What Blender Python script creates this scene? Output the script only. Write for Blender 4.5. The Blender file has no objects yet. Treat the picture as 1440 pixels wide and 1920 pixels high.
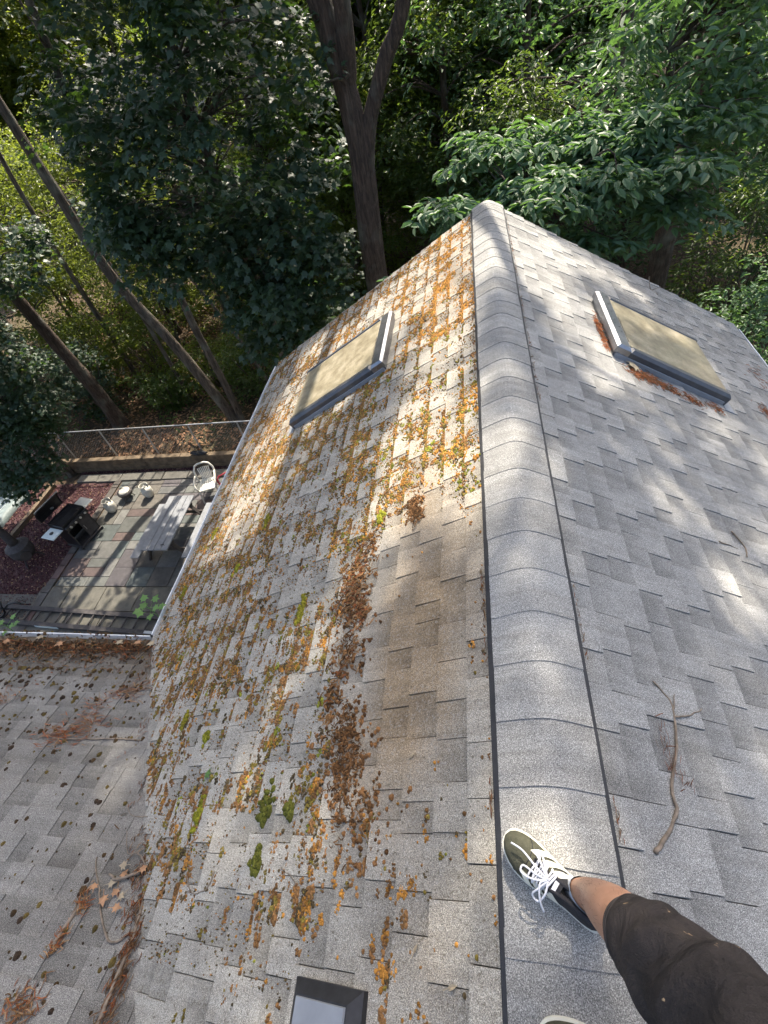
import bpy, math, random
import numpy as np
from mathutils import Vector, Matrix

rng = np.random.default_rng(7)
random.seed(7)
scene = bpy.context.scene
col = scene.collection
PI = math.pi

# ------------------------------------------------------------------ camera, sky, sun, exposure
CAM_R = np.array([[0.9827756, 0.1042020, -0.1526237],      # right
                  [-0.0235240, -0.7486170, -0.6625853],    # down
                  [-0.1832994, 0.6547630, -0.7332713]])    # forward
cam_data = bpy.data.cameras.new('camera')
cam = bpy.data.objects.new('camera', cam_data)
col.objects.link(cam)
cam_data.sensor_fit = 'VERTICAL'
cam_data.sensor_height = 24.0
cam_data.lens = 24.0 * 900.0 / 1920.0
cam_data.clip_start = 0.02
cam_data.clip_end = 600
cam.matrix_world = Matrix((
    (CAM_R[0][0], -CAM_R[1][0], -CAM_R[2][0], 0),
    (CAM_R[0][1], -CAM_R[1][1], -CAM_R[2][1], 0),
    (CAM_R[0][2], -CAM_R[1][2], -CAM_R[2][2], 0),
    (0, 0, 0, 1)))
scene.camera = cam

SUN_EL, SUN_AZ = math.radians(54), math.radians(3)          # azimuth measured from +Y towards +X
SUN = np.array([math.sin(SUN_AZ) * math.cos(SUN_EL), math.cos(SUN_AZ) * math.cos(SUN_EL), math.sin(SUN_EL)])
world = bpy.data.worlds.new('World')
scene.world = world
world.use_nodes = True
wn = world.node_tree
sky = wn.nodes.new('ShaderNodeTexSky')
sky.sky_type = 'NISHITA'
sky.sun_disc = False
sky.sun_elevation = SUN_EL
sky.sun_rotation = SUN_AZ
sky.dust_density = 4.5
sky.ozone_density = 0.6
wn.links.new(sky.outputs[0], wn.nodes['Background'].inputs[0])
wn.nodes['Background'].inputs[1].default_value = 0.15
sun_data = bpy.data.lights.new('sun', 'SUN')
sun_data.energy = 5.0
sun_data.angle = math.radians(0.6)
sun_data.color = (1.0, 0.90, 0.76)
sun = bpy.data.objects.new('sun', sun_data)
col.objects.link(sun)
sun.rotation_euler = Vector(SUN).to_track_quat('Z', 'Y').to_euler()
scene.view_settings.view_transform = 'Standard'
scene.view_settings.look = 'None'
scene.view_settings.exposure = 1.22
scene.view_settings.gamma = 1.0
scene.view_settings.use_curve_mapping = False
scene.render.engine = 'CYCLES'
scene.cycles.use_adaptive_sampling = True
scene.cycles.adaptive_threshold = 0.03
scene.cycles.max_bounces = 5
scene.cycles.diffuse_bounces = 2
scene.cycles.glossy_bounces = 2
scene.cycles.transmission_bounces = 4

# ------------------------------------------------------------------ constants of the place (metres, camera at the origin)
XR, ZR = 0.218, -1.704                   # ridge line
AL = math.radians(29.86)                 # main roof pitch
TA, CA, SA = math.tan(AL), math.cos(AL), math.sin(AL)
Y0, Y1 = -3.2, 5.88                      # roof extent along the ridge
SL = 3.30                                # slope length to the eave
EX = 0.1375                              # shingle exposure
ZE = -3.373                              # eave height
YE = 1.66                                # wing eave
TB = 0.37                                # wing pitch (tan)
BE = math.atan(TB)
ZG = -8.95                               # patio level

def slope_pt(side, y, s, h=0.0):
    return (XR + side * (s * CA + h * SA), y, ZR - s * SA + h * CA)
def wing_pt(x, v, h=0.0):                # v: distance down slope from an arbitrary ridge line; v = 0 at eave, negative upwards
    return (x, YE + v * math.cos(BE) + h * math.sin(BE), ZE - v * math.sin(BE) + h * math.cos(BE))

# ------------------------------------------------------------------ node helpers / materials
class NT:
    def __init__(self, name):
        self.m = bpy.data.materials.new(name)
        self.m.use_nodes = True
        self.t = self.m.node_tree
        self.b = self.t.nodes['Principled BSDF']
        self.out = self.t.nodes['Material Output']
    def n(self, typ, **kw):
        nd = self.t.nodes.new(typ)
        for k, v in kw.items():
            if k.startswith('i_'):
                nd.inputs[k[2:].replace('_', ' ')].default_value = v
            else:
                setattr(nd, k, v)
        return nd
    def l(self, a, b):
        self.t.links.new(a, b)
    def pos(self):
        return self.n('ShaderNodeNewGeometry').outputs['Position']
    def objco(self):
        return self.n('ShaderNodeTexCoord').outputs['Object']
    def noise(self, scale, detail=2, rough=0.5, vec=None, dist=0.0):
        nd = self.n('ShaderNodeTexNoise')
        nd.inputs['Scale'].default_value = scale
        nd.inputs['Detail'].default_value = detail
        nd.inputs['Roughness'].default_value = rough
        nd.inputs['Distortion'].default_value = dist
        if vec is not None: self.l(vec, nd.inputs['Vector'])
        return nd.outputs['Fac']
    def ramp(self, fac, stops, interp='LINEAR'):
        r = self.n('ShaderNodeValToRGB')
        cr = r.color_ramp
        cr.interpolation = interp
        while len(cr.elements) < len(stops): cr.elements.new(0.5)
        for e, (p, c) in zip(cr.elements, stops):
            e.position = p
            e.color = (c[0], c[1], c[2], 1) if hasattr(c, '__len__') else (c, c, c, 1)
        self.l(fac, r.inputs[0])
        return r.outputs[0]
    def mix(self, fac, a, b, mode='MIX'):
        m = self.n('ShaderNodeMix', data_type='RGBA', blend_type=mode)
        for sock, v in ((m.inputs[0], fac), (m.inputs[6], a), (m.inputs[7], b)):
            if isinstance(v, (int, float)): sock.default_value = v
            elif isinstance(v, tuple): sock.default_value = (v[0], v[1], v[2], 1)
            else: self.l(v, sock)
        return m.outputs[2]
    def bump(self, h, strength=0.3, dist=0.01):
        b = self.n('ShaderNodeBump')
        b.inputs['Strength'].default_value = strength
        b.inputs['Distance'].default_value = dist
        self.l(h, b.inputs['Height'])
        self.l(b.outputs[0], self.b.inputs['Normal'])
    def set(self, **kw):
        for k, v in kw.items():
            s = self.b.inputs[k.replace('_', ' ')]
            if isinstance(v, tuple): s.default_value = (v[0], v[1], v[2], 1)
            elif isinstance(v, (int, float)): s.default_value = v
            else: self.l(v, s)
        return self

def plain(name, c, rough=0.6, metal=0.0, var=0.15, scale=12.0, bump=0.0, spec=0.5):
    t = NT(name)
    p = t.objco()
    f = t.noise(scale, 4, 0.6, p)
    lo = tuple(x * (1 - var) for x in c); hi = tuple(min(1, x * (1 + var)) for x in c)
    t.set(Base_Color=t.ramp(f, [(0.3, lo), (0.7, hi)]), Roughness=rough, Metallic=metal)
    t.b.inputs['Specular IOR Level'].default_value = spec
    if bump: t.bump(t.noise(scale * 6, 3, 0.6, p), bump, 0.005)
    return t.m

def shingle_mat(name, lichen):
    t = NT(name)
    p = t.pos()
    at = t.n('ShaderNodeAttribute', attribute_name='tone').outputs['Color']
    g = t.noise(360, 2.5, 0.65, p)
    gr = t.ramp(g, [(0.32, (0.095, 0.096, 0.097)), (0.47, (0.262, 0.264, 0.258)), (0.56, (0.38, 0.382, 0.372)), (0.68, (0.70, 0.70, 0.69))])
    v = t.n('ShaderNodeTexVoronoi'); v.inputs['Scale'].default_value = 210; t.l(p, v.inputs['Vector'])
    gv = t.ramp(v.outputs['Distance'], [(0.0, 1.18), (0.55, 0.82)])
    c = t.mix(1.0, gr, gv, 'MULTIPLY')
    c = t.mix(1.0, c, at, 'MULTIPLY')
    big = t.ramp(t.noise(4.0, 7, 0.74, p, 0.5), [(0.28, (0.78, 0.77, 0.76)), (0.5, (1.0, 0.99, 0.97)), (0.72, (1.14, 1.12, 1.09))])
    mp = t.n('ShaderNodeMapping'); mp.inputs['Scale'].default_value = (1.2, 22.0, 1.2); t.l(p, mp.inputs['Vector'])
    stk = t.ramp(t.noise(1.0, 5, 0.6, mp.outputs[0]), [(0.35, (0.86, 0.85, 0.83)), (0.6, (1.04, 1.04, 1.03))])
    big = t.mix(1.0, big, stk, 'MULTIPLY')
    c = t.mix(1.0, c, big, 'MULTIPLY')
    if lichen:
        lm = t.ramp(t.noise(85, 4, 0.7, p, 0.3), [(0.52, 0.0), (0.66, 0.4)])
        c = t.mix(lm, c, (0.42, 0.41, 0.38))
        dm = t.ramp(t.noise(75, 3, 0.6, p), [(0.60, 0.0), (0.70, 0.75)])
        c = t.mix(dm, c, (0.10, 0.085, 0.06))
    t.set(Base_Color=c, Roughness=0.92)
    t.b.inputs['Specular IOR Level'].default_value = 0.25
    t.bump(g, 0.5, 0.003)
    return t.m

def attr_mat(name, bscale=160, bump=0.8, rough=0.95, var=0.35):
    t = NT(name)
    p = t.pos()
    at = t.n('ShaderNodeAttribute', attribute_name='tone').outputs['Color']
    f = t.noise(bscale, 3, 0.65, p)
    c = t.mix(1.0, at, t.ramp(f, [(0.3, 1 - var), (0.7, 1 + var)]), 'MULTIPLY')
    t.set(Base_Color=c, Roughness=rough)
    t.b.inputs['Specular IOR Level'].default_value = 0.2
    if bump: t.bump(f, bump, 0.006)
    return t.m

def leaf_mat(name, c1, c2, trans, tmix=0.42, rough=0.42):
    t = NT(name)
    g = t.n('ShaderNodeNewGeometry')
    base = t.ramp(g.outputs['Random Per Island'], [(0.0, c1), (1.0, c2)])
    t.set(Base_Color=base, Roughness=rough)
    t.b.inputs['Specular IOR Level'].default_value = 0.55
    tr = t.n('ShaderNodeBsdfTranslucent')
    tc = t.mix(g.outputs['Random Per Island'], trans, tuple(x * 0.6 for x in trans))
    t.l(tc, tr.inputs['Color'])
    ms = t.n('ShaderNodeMixShader'); ms.inputs[0].default_value = tmix
    t.l(t.b.outputs[0], ms.inputs[1]); t.l(tr.outputs[0], ms.inputs[2])
    t.l(ms.outputs[0], t.out.inputs[0])
    return t.m

def bark_mat(name, c, scale=1.0):
    t = NT(name)
    p = t.objco()
    mp = t.n('ShaderNodeMapping'); mp.inputs['Scale'].default_value = (22 * scale, 22 * scale, 3.2 * scale)
    t.l(p, mp.inputs['Vector'])
    f = t.noise(1.0, 6, 0.7, mp.outputs[0], 0.6)
    f2 = t.noise(2.2, 3, 0.5, p)
    cc = t.ramp(f, [(0.32, tuple(x * 0.35 for x in c)), (0.5, c), (0.70, tuple(min(1, x * 2.3) for x in c))])
    cc = t.mix(t.ramp(f2, [(0.52, 0.0), (0.68, 0.5)]), cc, (0.20, 0.21, 0.17))
    t.set(Base_Color=cc, Roughness=0.9)
    t.bump(f, 1.0, 0.07)
    return t.m

def stone_mat():
    t = NT('flagstone_mat')
    p = t.pos()
    at = t.n('ShaderNodeAttribute', attribute_name='tone').outputs['Color']
    c = t.mix(1.0, at, t.ramp(t.noise(7, 6, 0.7, p, 0.4), [(0.28, 0.6), (0.5, 0.98), (0.75, 1.35)]), 'MULTIPLY')
    t.set(Base_Color=c, Roughness=t.ramp(t.noise(4, 3, 0.5, p), [(0.3, 0.5), (0.7, 0.8)]))
    t.bump(t.noise(30, 5, 0.6, p), 0.35, 0.01)
    return t.m

def gravel_mat():
    t = NT('lava_gravel_mat')
    p = t.pos()
    v = t.n('ShaderNodeTexVoronoi'); v.inputs['Scale'].default_value = 26; t.l(p, v.inputs['Vector'])
    c = t.ramp(t.noise(14, 3, 0.6, p), [(0.3, (0.04, 0.017, 0.02)), (0.6, (0.08, 0.036, 0.036)), (0.8, (0.14, 0.075, 0.06))])
    t.set(Base_Color=c, Roughness=0.9)
    t.bump(v.outputs['Distance'], 0.9, 0.03)
    return t.m

def litter_mat():
    t = NT('forest_floor_mat')
    p = t.pos()
    c1 = t.ramp(t.noise(9, 6, 0.75, p), [(0.3, (0.022, 0.014, 0.008)), (0.5, (0.07, 0.045, 0.024)), (0.68, (0.20, 0.13, 0.075))])
    c2 = t.ramp(t.noise(12, 5, 0.7, p), [(0.3, (0.02, 0.04, 0.008)), (0.7, (0.09, 0.14, 0.03))])
    m = t.ramp(t.noise(0.28, 4, 0.6, p), [(0.47, 0.0), (0.6, 0.85)])
    t.set(Base_Color=t.mix(t.ramp(m, [(0, 0.0), (1, 0.25)]), c1, c2), Roughness=0.95)
    t.bump(t.noise(30, 4, 0.7, p), 0.8, 0.05)
    return t.m

def glass_mat():
    t = NT('skylight_glass_mat')
    p = t.pos()
    f = t.noise(9, 5, 0.65, p)
    sp = t.noise(120, 3, 0.6, p)
    c = t.ramp(f, [(0.3, (0.19, 0.155, 0.095)), (0.5, (0.30, 0.26, 0.17)), (0.72, (0.44, 0.39, 0.285))])
    c = t.mix(t.ramp(sp, [(0.56, 0.0), (0.68, 0.5)]), c, (0.09, 0.075, 0.045))
    t.set(Base_Color=c, Roughness=t.ramp(f, [(0.3, 0.5), (0.7, 0.7)]))
    t.b.inputs['Specular IOR Level'].default_value = 0.5
    t.b.inputs['Coat Weight'].default_value = 0.9
    t.b.inputs['Coat Roughness'].default_value = 0.12
    return t.m

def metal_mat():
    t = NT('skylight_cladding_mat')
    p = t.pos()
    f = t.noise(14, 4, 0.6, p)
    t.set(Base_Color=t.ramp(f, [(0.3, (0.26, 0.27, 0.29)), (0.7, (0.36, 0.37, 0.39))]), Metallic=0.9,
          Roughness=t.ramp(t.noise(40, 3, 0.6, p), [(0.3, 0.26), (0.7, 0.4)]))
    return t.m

def shorts_mat():
    t = NT('shorts_mat')
    p = t.objco()
    c = t.ramp(t.noise(9, 5, 0.65, p), [(0.3, (0.026, 0.024, 0.024)), (0.6, (0.050, 0.043, 0.040)), (0.8, (0.085, 0.070, 0.060))])
    pm = t.ramp(t.noise(38, 3, 0.5, p), [(0.70, 0.0), (0.72, 0.9)])
    c = t.mix(pm, c, (0.42, 0.30, 0.18))
    w = t.n('ShaderNodeMath', operation='ADD'); t.l(t.noise(13, 4, 0.55, p, 1.2), w.inputs[0]); m2 = t.n('ShaderNodeMath', operation='MULTIPLY'); t.l(t.noise(420, 1, 0.5, p), m2.inputs[0]); m2.inputs[1].default_value = .08; t.l(m2.outputs[0], w.inputs[1]); w = w.outputs[0]
    t.set(Base_Color=c, Roughness=0.93)
    t.b.inputs['Specular IOR Level'].default_value = 0.15
    t.bump(w, 0.75, 0.035)
    return t.m

def skin_mat():
    t = NT('skin_mat')
    p = t.objco()
    c = t.ramp(t.noise(24, 4, 0.6, p), [(0.3, (0.36, 0.185, 0.115)), (0.7, (0.47, 0.26, 0.165))])
    t.set(Base_Color=c, Roughness=0.5)
    t.b.inputs['Subsurface Weight'].default_value = 0.12
    t.b.inputs['Subsurface Radius'].default_value = (0.012, 0.005, 0.003)
    t.bump(t.noise(260, 3, 0.6, p), 0.2, 0.002)
    return t.m

M = {}
M['shingle'] = shingle_mat('shingle_mat', False)
M['shingle_l'] = shingle_mat('lichen_shingle_mat', True)
M['moss'] = attr_mat('moss_mat')
M['needle'] = attr_mat('needle_mat', 60, 0, 0.9, 0.3)
M['stone'] = stone_mat()
M['gravel'] = gravel_mat()
M['litter'] = litter_mat()
M['glass'] = glass_mat()
M['clad'] = metal_mat()
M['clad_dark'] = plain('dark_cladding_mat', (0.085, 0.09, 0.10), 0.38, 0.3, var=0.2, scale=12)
M['vent_black'] = plain('vent_plastic_mat', (0.018, 0.018, 0.02), 0.55, var=0.4, scale=30)
M['vent_grey'] = plain('vent_grey_mat', (0.24, 0.255, 0.275), 0.45, var=0.12, scale=9)
M['gutter'] = plain('gutter_white_mat', (0.74, 0.75, 0.75), 0.4, var=0.2, scale=6)
M['iron_stone'] = plain('step_stone_mat', (0.085, 0.08, 0.07), 0.8, var=0.3, scale=5, bump=0.3)
M['siding'] = plain('siding_mat', (0.45, 0.44, 0.40), 0.6, var=0.08, scale=3)
M['trim'] = plain('trim_mat', (0.6, 0.6, 0.58), 0.5)
M['wood_grey'] = plain('weathered_wood_mat', (0.19, 0.20, 0.215), 0.7, var=0.16, scale=9, bump=0.2)
M['wood_dark'] = plain('dark_wood_mat', (0.05, 0.042, 0.038), 0.8, var=0.3, scale=9)
M['tie'] = plain('timber_tie_mat', (0.13, 0.095, 0.06), 0.9, var=0.45, scale=6, bump=0.4)
M['white_plastic'] = plain('white_plastic_mat', (0.66, 0.65, 0.58), 0.45, var=0.06)
M['tank'] = plain('tank_paint_mat', (0.55, 0.53, 0.46), 0.45, var=0.14, scale=16)
M['red'] = plain('red_plastic_mat', (0.28, 0.02, 0.035), 0.5)
M['black'] = plain('black_metal_mat', (0.012, 0.012, 0.013), 0.4, var=0.3)
M['grill'] = plain('grill_enamel_mat', (0.016, 0.016, 0.017), 0.28, var=0.3)
M['steel'] = plain('steel_mat', (0.5, 0.5, 0.48), 0.35, 0.8, var=0.15)
M['galv'] = plain('galvanised_mat', (0.42, 0.43, 0.43), 0.45, 0.6, var=0.15)
M['iron'] = plain('cast_iron_mat', (0.045, 0.04, 0.04), 0.75, var=0.4, scale=14, bump=0.4)
M['shelf'] = plain('side_shelf_mat', (0.55, 0.62, 0.63), 0.4, var=0.05)
M['teal'] = plain('tarp_mat', (0.16, 0.20, 0.20), 0.6, var=0.2)
M['ball'] = plain('ball_mat', (0.45, 0.52, 0.06), 0.8)
M['twig'] = plain('twig_mat', (0.20, 0.16, 0.12), 0.9, var=0.4, scale=30, bump=0.4)
M['deadleaf'] = plain('dead_leaf_mat', (0.34, 0.19, 0.10), 0.8, var=0.35, scale=25)
M['paleleaf'] = plain('pale_leaf_mat', (0.33, 0.27, 0.18), 0.8, var=0.2, scale=25)
M['bark'] = bark_mat('bark_mat', (0.062, 0.043, 0.032), 1.3)
M['bark2'] = bark_mat('smooth_bark_mat', (0.085, 0.068, 0.052), 0.8)
M['maple'] = leaf_mat('maple_leaf_mat', (0.022, 0.045, 0.026), (0.045, 0.080, 0.042), (0.10, 0.20, 0.025), 0.30, 0.5)
M['beech'] = leaf_mat('broad_leaf_mat', (0.06, 0.12, 0.062), (0.12, 0.195, 0.105), (0.17, 0.34, 0.06), 0.38, 0.48)
M['leaf_a'] = leaf_mat('woodland_leaf_mat', (0.026, 0.055, 0.014), (0.058, 0.095, 0.022), (0.20, 0.31, 0.035), 0.42)
M['leaf_b'] = leaf_mat('yellowgreen_leaf_mat', (0.038, 0.066, 0.012), (0.072, 0.11, 0.02), (0.32, 0.40, 0.045), 0.48)
M['seedling'] = leaf_mat('seedling_leaf_mat', (0.10, 0.22, 0.05), (0.16, 0.30, 0.08), (0.2, 0.42, 0.06), 0.4)
M['skin'] = skin_mat()
M['shorts'] = shorts_mat()
M['suede'] = plain('olive_suede_mat', (0.072, 0.072, 0.050), 0.95, var=0.22, scale=60, bump=0.35, spec=0.1)
M['navy'] = plain('dark_collar_mat', (0.014, 0.014, 0.018), 0.8, var=0.2, scale=60)
M['white_leather'] = plain('stripe_leather_mat', (0.66, 0.65, 0.55), 0.55, var=0.06)
M['lace'] = plain('lace_mat', (0.70, 0.71, 0.74), 0.85, var=0.06, scale=200)
M['sock'] = plain('sock_mat', (0.55, 0.57, 0.60), 0.9, var=0.08, scale=90)

# ------------------------------------------------------------------ mesh helpers
def make_mesh(name, V, Fc, mat, tone=None, smooth=False):
    me = bpy.data.meshes.new(name)
    me.from_pydata([tuple(v) for v in V], [], [tuple(f) for f in Fc])
    if mat is not None: me.materials.append(M[mat] if isinstance(mat, str) else mat)
    if tone is not None:
        a = me.color_attributes.new('tone', 'FLOAT_COLOR', 'POINT')
        t = np.ones((len(V), 4), np.float32); t[:, :3] = np.asarray(tone, np.float32).reshape(-1, 3)
        a.data.foreach_set('color', t.ravel())
    if smooth:
        me.polygons.foreach_set('use_smooth', np.ones(len(me.polygons), bool))
    me.update()
    return me

def fast_mesh(name, V, idx, ltot, mat, tone=None, smooth=False):
    """V (n,3), idx flat loop indices, ltot loop totals per face."""
    me = bpy.data.meshes.new(name)
    me.vertices.add(len(V)); me.vertices.foreach_set('co', np.asarray(V, np.float32).ravel())
    me.loops.add(len(idx)); me.loops.foreach_set('vertex_index', np.asarray(idx, np.int32))
    ltot = np.asarray(ltot, np.int32)
    start = np.concatenate(([0], np.cumsum(ltot)[:-1])).astype(np.int32)
    me.polygons.add(len(ltot)); me.polygons.foreach_set('loop_start', start)
    me.materials.append(M[mat] if isinstance(mat, str) else mat)
    me.polygons.foreach_set('use_smooth', np.full(len(ltot), bool(smooth)))
    me.update(calc_edges=True)
    if tone is not None:
        a = me.color_attributes.new('tone', 'FLOAT_COLOR', 'POINT')
        t = np.ones((len(V), 4), np.float32); t[:, :3] = tone
        a.data.foreach_set('color', t.ravel())
    return me

def link(name, me, parent=None, world_coords=True):
    o = bpy.data.objects.new(name, me)
    col.objects.link(o)
    if parent is not None:
        o.parent = parent
        if world_coords:
            loc = Vector((0, 0, 0)); p = parent
            while p is not None:
                loc -= p.location; p = p.parent
            o.location = loc
    return o

def tag(o, label=None, cat=None, group=None, kind=None):
    if label: o['label'] = label
    if cat: o['category'] = cat
    if group: o['group'] = group
    if kind: o['kind'] = kind
    return o

def thing(name, label, cat, loc=(0, 0, 0), rz=0.0, group=None):
    o = bpy.data.objects.new(name, None)
    col.objects.link(o)
    o.location = loc; o.rotation_euler = (0, 0, rz)
    o.empty_display_size = 0.2
    return tag(o, label, cat, group)

class MB:
    def __init__(self): self.V = []; self.F = []; self.T = []
    def add(self, V, Fc, tone=None):
        b = len(self.V)
        self.V.extend([tuple(v) for v in V]); self.F.extend([tuple(i + b for i in f) for f in Fc])
        self.T.extend([tone if tone is not None else (1, 1, 1)] * len(V))
        return self
    def box(self, x0, x1, y0, y1, z0, z1, tone=None):
        V = [(x0, y0, z0), (x1, y0, z0), (x1, y1, z0), (x0, y1, z0), (x0, y0, z1), (x1, y0, z1), (x1, y1, z1), (x0, y1, z1)]
        return self.add(V, BOXF, tone)
    def bbox(self, x0, x1, y0, y1, z0, z1, b=0.006):
        """box with chamfered top edge"""
        V = [(x0, y0, z0), (x1, y0, z0), (x1, y1, z0), (x0, y1, z0), (x0, y0, z1 - b), (x1, y0, z1 - b), (x1, y1, z1 - b), (x0, y1, z1 - b),
             (x0 + b, y0 + b, z1), (x1 - b, y0 + b, z1), (x1 - b, y1 - b, z1), (x0 + b, y1 - b, z1)]
        Fc = [(0, 3, 2, 1), (0, 1, 5, 4), (1, 2, 6, 5), (2, 3, 7, 6), (3, 0, 4, 7), (4, 5, 9, 8), (5, 6, 10, 9), (6, 7, 11, 10), (7, 4, 8, 11), (8, 9, 10, 11)]
        return self.add(V, Fc)
    def beam(self, a, b, w, h, up=(0, 0, 1)):
        a, b, up = Vector(a), Vector(b), Vector(up)
        d = (b - a).normalized(); s = d.cross(up).normalized(); u = s.cross(d)
        V = []
        for p in (a, b):
            for (i, j) in ((-1, -1), (1, -1), (1, 1), (-1, 1)):
                V.append(p + s * (i * w / 2) + u * (j * h / 2))
        return self.add(V, [(0, 1, 2, 3), (7, 6, 5, 4), (0, 4, 5, 1), (1, 5, 6, 2), (2, 6, 7, 3), (3, 7, 4, 0)])
    def tube(self, pts, radii, n=8, cap=True):
        pts = [Vector(p) for p in pts]
        if not hasattr(radii, '__len__'): radii = [radii] * len(pts)
        V, Fc = [], []
        ref = Vector((0.13, 0.31, 0.94))
        for i, p in enumerate(pts):
            d = (pts[min(i + 1, len(pts) - 1)] - pts[max(i - 1, 0)])
            d = d.normalized() if d.length > 1e-9 else Vector((0, 0, 1))
            if abs(d.dot(ref)) > 0.98: ref = Vector((0.9, 0.3, 0.1))
            s = d.cross(ref).normalized(); u = s.cross(d)
            for k in range(n):
                a = 2 * PI * k / n
                V.append(p + (s * math.cos(a) + u * math.sin(a)) * radii[i])
        for i in range(len(pts) - 1):
            for k in range(n):
                Fc.append((i * n + k, i * n + (k + 1) % n, (i + 1) * n + (k + 1) % n, (i + 1) * n + k))
        if cap:
            Fc.append(tuple(range(n))[::-1]); Fc.append(tuple((len(pts) - 1) * n + k for k in range(n)))
        return self.add(V, Fc)
    def lathe(self, prof, n=20, c=(0, 0, 0)):
        V, Fc = [], []
        for (r, z) in prof:
            for k in range(n):
                a = 2 * PI * k / n
                V.append((c[0] + r * math.cos(a), c[1] + r * math.sin(a), c[2] + z))
        for i in range(len(prof) - 1):
            for k in range(n):
                Fc.append((i * n + k, i * n + (k + 1) % n, (i + 1) * n + (k + 1) % n, (i + 1) * n + k))
        Fc.append(tuple(range(n))[::-1]); Fc.append(tuple((len(prof) - 1) * n + k for k in range(n)))
        return self.add(V, Fc)
    def loft(self, rings, cap=True):
        n = len(rings[0]); V = [p for r in rings for p in r]; Fc = []
        for i in range(len(rings) - 1):
            for k in range(n):
                Fc.append((i * n + k, i * n + (k + 1) % n, (i + 1) * n + (k + 1) % n, (i + 1) * n + k))
        if cap:
            Fc.append(tuple(range(n))[::-1]); Fc.append(tuple((len(rings) - 1) * n + k for k in range(n)))
        return self.add(V, Fc)
    def build(self, name, mat, parent=None, world=True, tone=False, smooth=False):
        return link(name, make_mesh(name, self.V, self.F, mat, self.T if tone else None, smooth), parent, world)
BOXF = [(0, 3, 2, 1), (4, 5, 6, 7), (0, 1, 5, 4), (1, 2, 6, 5), (2, 3, 7, 6), (3, 0, 4, 7)]

def vnoise(x, y, seed=0):
    """cheap smooth value noise in python"""
    xi, yi = math.floor(x), math.floor(y); fx, fy = x - xi, y - yi
    fx = fx * fx * (3 - 2 * fx); fy = fy * fy * (3 - 2 * fy)
    def h(i, j):
        n = math.sin(i * 127.1 + j * 311.7 + seed * 74.7) * 43758.5453
        return n - math.floor(n)
    return (h(xi, yi) * (1 - fx) + h(xi + 1, yi) * fx) * (1 - fy) + (h(xi, yi + 1) * (1 - fx) + h(xi + 1, yi + 1) * fx) * fy

def project(P):
    c = CAM_R @ np.asarray(P, float)
    if c[2] < 0.05: return None
    return 720 + c[0] / c[2] * 900, 960 + c[1] / c[2] * 900

# ------------------------------------------------------------------ ground, patio, gravel bed
def ground():
    xs = np.concatenate((np.linspace(-160, -30, 14), np.linspace(-28, 28, 57), np.linspace(30, 160, 14)))
    ys = np.concatenate((np.linspace(-60, -6, 8), np.linspace(-5, 45, 51), np.linspace(48, 220, 18)))
    V, Fc = [], []
    for y in ys:
        for x in xs:
            z = ZG - 0.10 + 0.35 * max(0, min(1, (y - 10.3) / 0.6)) * (1 if x > -40 else 0) + max(0, y - 14) * 0.035
            z += (vnoise(x * 0.3, y * 0.3, 3) - 0.5) * 0.5 * max(0, min(1, (y - 11) / 4))
            if x < -12.5: z += 0.15 * (vnoise(x * 0.5, y * 0.5, 9) - 0.5)
            V.append((x, y, z))
    nx = len(xs)
    for j in range(len(ys) - 1):
        for i in range(nx - 1):
            Fc.append((j * nx + i, j * nx + i + 1, (j + 1) * nx + i + 1, (j + 1) * nx + i))
    tag(link('ground', make_mesh('ground', V, Fc, 'litter', smooth=True)), kind='structure')
ground()

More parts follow.
